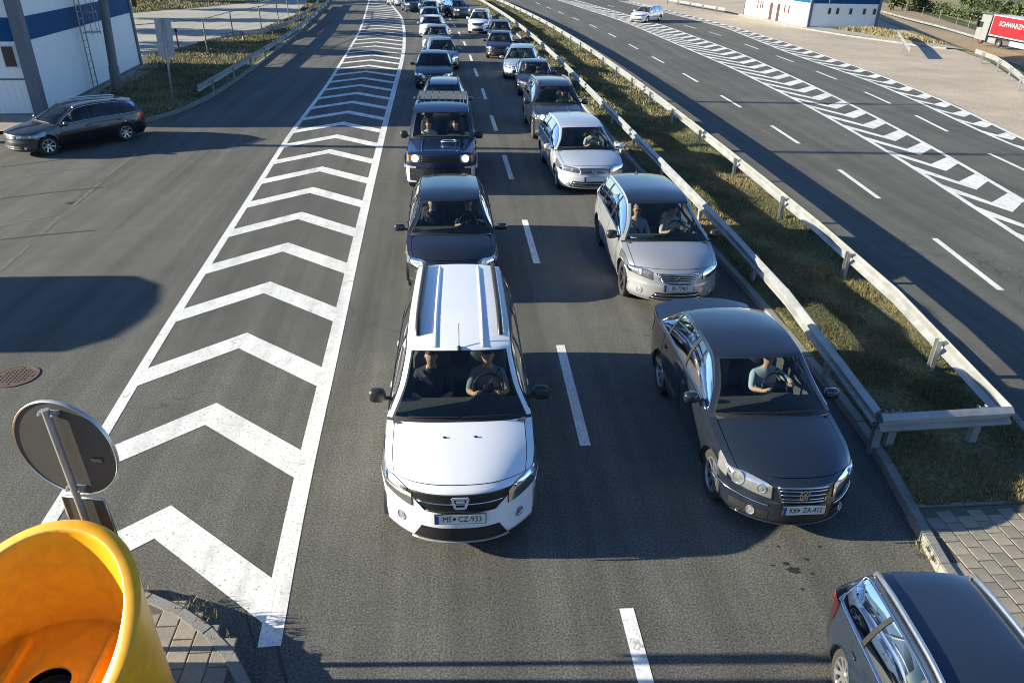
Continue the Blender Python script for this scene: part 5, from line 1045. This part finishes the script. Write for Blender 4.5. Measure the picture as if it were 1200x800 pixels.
def off_extra(c, root):
    q = c.T(6.2, .24, .01); m = MB(); P = [(-.17, -.10), (.17, -.10), (.20, .0), (.15, .12), (-.15, .12), (-.20, .0)]
    m.prism([(q[0]+x, q[1]+y) for x, y in P], q[2]-.03, q[2]+.055); m.build('bonnet_scoop', PT['navy'], root); m = MB(); m.tube([(q[0]+x, q[1]+y, q[2]+.055) for x, y in P+P[:1]], .018, 6); m.build('scoop_rim', CHROME, root, True)
    m = MB(); m.box((q[0], q[1]-.03, q[2]+.058), (.26, .10, .006)); m.build('scoop_mouth', BLACK, root)
    for sd in (-1, 1):
        m = MB(); qq = np.array([[c.FC(np.array(a), np.array(z), sd, .008) for z in (.80, .90, 1.0)] for a in (.96, 1.0, 1.04, 1.08)]); m.grid(qq, 0, sd > 0); m.build('indicator', AMBER, root)
        m = MB(); m.tube([c.T(u, sd*.55, .0) for u in np.linspace(5.1, 6.9, 8)], .03, 6, 0, True, .5); m.build('bonnet_crease', PT['navy'], root, True)
        m = MB(); P = np.array([[c.FC(np.array(a), np.array(z), sd, .02) for z in (.30, .44, .58, .70)] for a in (.75, .9, 1.0, 1.15)]); m.grid(P, 0, sd > 0); m.build('bumper_corner', PT['silver'], root, True)
    m = MB(); P = np.array([[c.T(c.uz(z), t, .03) for t in np.linspace(-.95, .95, 15)] for z in (.34, .45, .56, .66)]); m.grid(P, 0, True); m.build('front_bumper', PT['anthracite'], root, True)
    rk = MB(); L2 = c.L/2; z = c.H+.035
    for sd in (-.66, .66): rk.tube([(sd, 2.7-L2, z), (sd, 4.15-L2, z-.03)], .02, 6)
    rk.build('roof_rack', POLE, root)
    for i in range(7):
        m = MB(); x = -.60+.2*i; m.box((x, 3.5-L2, z-.012), (.185, 1.35, .018)); m.build('rack_slat', POLE, root)
    for s in (-.6, .6):
        for y in (2.8, 4.0): m = MB(); m.tube([(s, y-L2, c.H-.06), (s, y-L2, z)], .015, 5); m.build('rack_foot', BLACK, root)
    m = MB(); m.tube([(0, c.L-.02-L2, .62)]*2, .01); 
def sunroof(c, root): m = MB(); m.grid(np.array([[c.T(u, t, .006) for t in np.linspace(-.72, .72, 9)] for u in np.linspace(10.6, 12.0, 6)]), 0, True); m.build('sunroof', PT['blackglass'], root, True)
def bumper_trim(c, root):
    for sd in (-1, 1):
        m = MB(); m.tube([c.FC(np.array(a), np.array(.445+.02*a), sd, .008) for a in np.linspace(.52, 1.32, 14)], .011, 5); m.build('chrome_strip', CHROME, root, True)
        m = MB(); P = np.array([[c.FC(np.array(a), np.array(z), sd, .005) for z in (.27, .32, .385)] for a in np.linspace(.50, .98, 8)]); m.grid(P, 0, sd > 0); m.build('side_vent', BLACK, root)
    m = MB(); m.tube([c.T(c.uz(.235), x, .012) for x in np.linspace(-.95, .95, 18)], .014, 5); m.build('bumper_lip', PT['graphite'], root, True)
def dbl(*fs):
    def f(c, r): [g(c, r) for g in fs]
    return f
PL = PLACES
def place(key, spec, pmn, label, **k):
    q = list(PL[key]); q[0] += {'octavia': .35, 'audi': -.06}.get(key, 0); sl, sz = (q[4], q[5]) if len(q) > 4 else (1, 1)
    o, c = make_car(k.pop('name', 'queued_car'), SPEC[spec], PT[pmn], label, k.pop('cat', 'car'), (q[0], q[1], 0), q[2], q[3], **k); o.scale = (q[3], q[3]*sl, q[3]*sz); return o, c
B_ = dict(mirrorm=BLACK)
dacia, dc = place('dacia', 'mpv', 'white', 'white people carrier with black roof rails and wing mirrors, front of the left lane', name='people_carrier', mirrorm=BLACK, ribs=(-.47, .47), creases=(-.52, .52), rails=(11.45, 12.97, BLACK, .034, .83), antenna=(10.25, .34), plate='MS   CZ-933', plate_shield=-.062, extra=mpv_extra, spokes=6, archr=.02, surround=BLACK)
jetta, jc = place('jetta', 'sedan', 'graphite', 'dark grey saloon with chrome grille bars, front of the right lane', name='saloon_car', chrome=True, plate='KK   ZA-412', plate_shield=-.075, extra=dbl(round_emblem(.60, .068), bumper_trim), spokes=7, surround=CHROME, lampm=LAMPC, creases=(-.62, .62), handlem=PT['graphite'])
p308, pc = place('p308', 'wagon', 'champagne', 'silver grey estate car with a black roof behind the dark grey saloon', name='estate_car', roofm=PT['blackglass'], mirrorm=BLACK, chrome=True, plate='EE-774LF', extra=lion_extra, spokes=5, darkrim=True, surround=CHROME, lampm=LAMPB, antenna=(12.9, .12))
passat, sc_ = place('passat', 'estate', 'silver', 'silver car with a wide chrome grille, third in the right lane', name='estate_car', chrome=True, plate=' ', extra=round_emblem(.67, .062), spokes=8, surround=CHROME, antenna=(12.8, .1))
suv, uc = place('suv', 'suv', 'anthracite', 'dark grey off-roader with silver roof rails behind the silver car', name='off_road_car', rails=(11.2, 12.95, ALLOY, .025), lit=True, spokes=5, surround=CHROME, extra=round_emblem(.80, .06))
sedR, _c = place('sedR', 'sedan', 'graphite', 'dark saloon half hidden behind the dark grey off-roader with silver rails', lod=.62); srC = _c
blueR, brC = place('blueR', 'wagon', 'iceblue', 'ice blue estate car, sixth in the right lane', lod=.62, lit=True)
blackR, kc = place('blackR', 'hatch', 'black', 'small black hatchback in front of the ice blue estate car, driver raising an arm', lod=.62, lit=True)
blackR['label'] = 'small black hatchback behind the ice blue estate car in the right lane'
darkR, dkC = place('darkR', 'hatch', 'slate', 'slate blue hatchback between the small black hatchback and the white people carrier', lod=.6)
whiteR, wcC = place('whiteR', 'mpv', 'white', 'white people carrier with a dark glass sunroof, far back in the right lane', lod=.6, extra=sunroof)
hatchL, hc = place('hatchL', 'hatch', 'black', 'black hatchback close behind the white people carrier with roof rails', name='hatchback', roofm=PT['blackglass'], mirrorm=PT['black'], spokes=5, creases=(-.5, .5))
offL, oc = place('offL', 'offroad', 'navy', 'navy blue boxy off-roader with a roof rack and lit round headlights', name='off_road_car', lit=True, archr=.06, mirrorm=BLACK, extra=off_extra, spokes=6)
estL, ec = place('estL', 'estate', 'slate', 'slate grey estate car behind the navy off-roader with the roof rack', name='estate_car', rails=(11.2, 12.95, BLACK, .025), lod=.7)
sedL, slC = place('sedL', 'sedan', 'black', 'glossy black saloon with one lit headlight, fifth in the left lane', lod=.62, lit=True)
blueL, blC = place('blueL', 'hatch', 'steelblue', 'steel blue hatchback close behind the glossy black saloon', lod=.62, lit=True)
grayL, glC = place('grayL', 'hatch', 'grey', 'grey hatchback between the steel blue and the white hatchback', lod=.6, lit=True)
whiteL, wlC = place('whiteL', 'hatch', 'white', 'white hatchback far back in the left lane', lod=.6)
dark9L, d9C = place('dark9L', 'hatch', 'grey', 'grey hatchback right behind the white hatchback in the left lane', lod=.5)
place('dark10L', 'hatch', 'steelblue', 'dark blue roofed car second behind the white hatchback, far left lane', lod=.5)
place('dark11L', 'suv', 'navy', 'navy off-roader with bright headlights beside the end of the chevron area', lod=.5, lit=True)
place('red12L', 'hatch', 'silver', 'silver car at the far end of the left lane, cut by the frame top', lod=.5, lit=True)
place('dark12R', 'suv', 'slate', 'dark off-roader with bright headlights beside the far white people carrier', lod=.5, lit=True)
place('dark13R', 'hatch', 'black', 'black car half hidden behind the far dark off-roader in the right lane', lod=.5, lit=True)
place('white14R', 'hatch', 'white', 'white car at the far end of the right lane, near the frame top', lod=.5)
octa, oC = place('octavia', 'estate', 'black', 'black estate car parked beside the white office building with a blue band', name='estate_car', chrome=True, rails=(10.9, 12.98, ALLOY, .022), spokes=7, group='cars outside the queue', handlem=PT['black'], privacy=True)
audi, aC = place('audi', 'estate', 'slate', 'slate grey estate car with silver roof rails beside the paved corner', name='estate_car', chrome=True, trimr=.018, rails=(10.7, 12.98, ALLOY, .028), spokes=9, group='cars outside the queue')
estR, eC = place('estR', 'estate', 'white', 'white estate car driving away on the far empty lanes', name='estate_car', group='cars outside the queue', lod=.75)
# people
person(dacia, dc, 1, 'wheel', 'grey', 'driver in a grey top at the wheel of the white people carrier with roof rails', HAIRD)
person(dacia, dc, -1, 'folded', 'dark', 'passenger in dark clothes leaning back in the white people carrier with roof rails', HAIRD)
person(jetta, jc, 1, 'one', 'pale', 'driver in a pale blue shirt in the dark grey saloon', HAIRD)
person(p308, pc, 1, 'one', 'white', 'driver in a white shirt at the wheel of the silver grey estate car', HAIRD)
person(p308, pc, -1, 'folded', 'pale', 'passenger with sunglasses and pale shirt in the silver grey estate car', HAIRG, 0, True)
person(passat, sc_, 1, 'wheel', 'white', 'driver in a white shirt in the silver car')
person(suv, uc, 1, 'one', 'green', 'driver in a green shirt in the dark grey off-roader with silver roof rails')
person(hatchL, hc, 1, 'one', 'dark', 'driver with a bare raised arm in the black hatchback')
person(hatchL, hc, -1, 'folded', 'dark', 'passenger with folded arms in the black hatchback')
person(offL, oc, -1, 'rest', 'white', 'passenger in a white shirt in the navy off-roader', HAIRD)
person(offL, oc, 1, 'wheel', 'dark', 'driver in dark clothes gripping the wheel of the navy off-roader')
person(estL, ec, -1, 'rest', 'red', 'passenger in a red top in the slate estate car behind the roof rack')
for o, c, nm, s1 in ((sedR, srC, 'dark saloon half hidden by the off-roader', 'grey'), (blackR, kc, 'small black hatchback', 'dark'), (grayL, glC, 'grey hatchback behind the steel blue one', 'white'), (whiteL, wlC, 'far white hatchback', 'grey'), (darkR, dkC, 'slate blue hatchback', 'blue'), (whiteR, wcC, 'far white people carrier with the sunroof', 'navy'), (blueR, brC, 'ice blue estate car', 'blue'), (blueL, blC, 'steel blue hatchback', 'dark')):
    person(o, c, 1, 'wheel', s1, 'driver in the '+nm)
    if c in (glC, wlC, dkC, srC): person(o, c, -1, 'rest', 'grey', 'passenger in the '+nm)
# ---------------- truck ----------------
TG = pmat('truck_grey', (.20, .205, .21), .5, noise=(3, .3, (.15, .155, .16))); TR = pmat('trailer_red', (.36, .012, .02), .55, spec=.2, noise=(1.2, .25, (.30, .01, .018))); TW = pmat('trailer_white', (.55, .54, .52), .5, noise=(3, .2, (.48, .47, .45)))
tz = -4.4; ta = G(1147, 51.5, tz); th = RAD(-86); tk = thing('articulated_truck', 'red curtain-sided articulated truck with a grey cab behind the guardrail', 'truck', tuple(ta), th)
# local x runs rearwards from the front axle; the side seen is y = 0 outward -y
tk.rotation_euler = (0, RAD(2), th)
m = MB(); m.prism([(-1.35, 0), (.95, 0), (.95, 2.45), (-1.35, 2.45)], .55, 2.2); m.prism([(-1.25, .02), (.95, .02), (.95, 2.43), (-1.25, 2.43)], 2.2, 2.95); m.prism([(-.95, .05), (.95, .05), (.95, 2.4), (-.95, 2.4)], 2.95, 3.75); m.build('cab', TG, tk)
m = MB(); m.box((-.75, -.01, 2.45), (.85, .02, .75)); m.build('side_window', WIN, tk); m = MB(); m.box((-1.31, 1.22, 2.45), (.02, 2.2, .85)); m.build('windscreen', WIN, tk); m = MB(); m.box((-1.15, -.22, 2.5), (.18, .25, .8)); m.build('mirror', BLACK, tk)
m = MB(); m.box((-.75, -.012, 1.4), (.9, .02, 1.2)); m.build('door', TG, tk)
m = MB(); m.box((6.2, 1.22, 1.0), (13.2, 1.0, .25)); m.build('chassis', BLACK, tk)
m = MB(); m.box((2.3, .06, .75), (1.5, .3, .65)); m.build('fuel_tank', TG, tk); m = MB(); m.box((7.2, .05, .8), (3.2, .05, .6)); m.build('side_guard', TW, tk)
m = MB(); m.box((8.15, 1.22, 2.62), (13.6, 2.44, 2.35)); bx = m.build('trailer_curtain', TR, tk)
m = MB(); m.box((8.15, 1.22, 3.88), (13.66, 2.5, .09)); m.box((8.15, 1.22, 1.38), (13.66, 2.5, .14)); m.box((1.38, 1.22, 2.6), (.06, 2.5, 2.6)); m.build('trailer_frame', TW, tk)
for i in range(9): m = MB(); m.box((2.6+i*1.45, -.012, 2.62), (.05, .03, 2.35)); m.build('curtain_strap', TR, tk)
tm_, rm_ = wheel_meshes(.50, 8, False); rw = pmat('red_hub', (.4, .05, .05), .5, noise=(9, .3, (.3, .04, .04)))
for x in (0, 3.6, 9.6, 10.9, 12.2):
    for yy_ in (.15, 2.3):
        we = bpy.data.objects.new('wheel', None); COL.objects.link(we); we.parent = tk; we.location = (x, yy_, .5); we.rotation_euler = (0, 0, -math.pi/2 if yy_ < 1 else math.pi/2); put('tyre', tm_, we, None, None, (1.4, 1, 1)); h = put('rim', rm_, we)
        if x == 0: h.material_slots[0].link = 'OBJECT'; h.material_slots[0].material = rw
lt = put('lettering', text_mesh('SCHWARZM\u00dcLLER', .85, TW, .01, 'LEFT', 1.0), tk, (2.7, -.03, 2.95), (RAD(90), 0, 0))
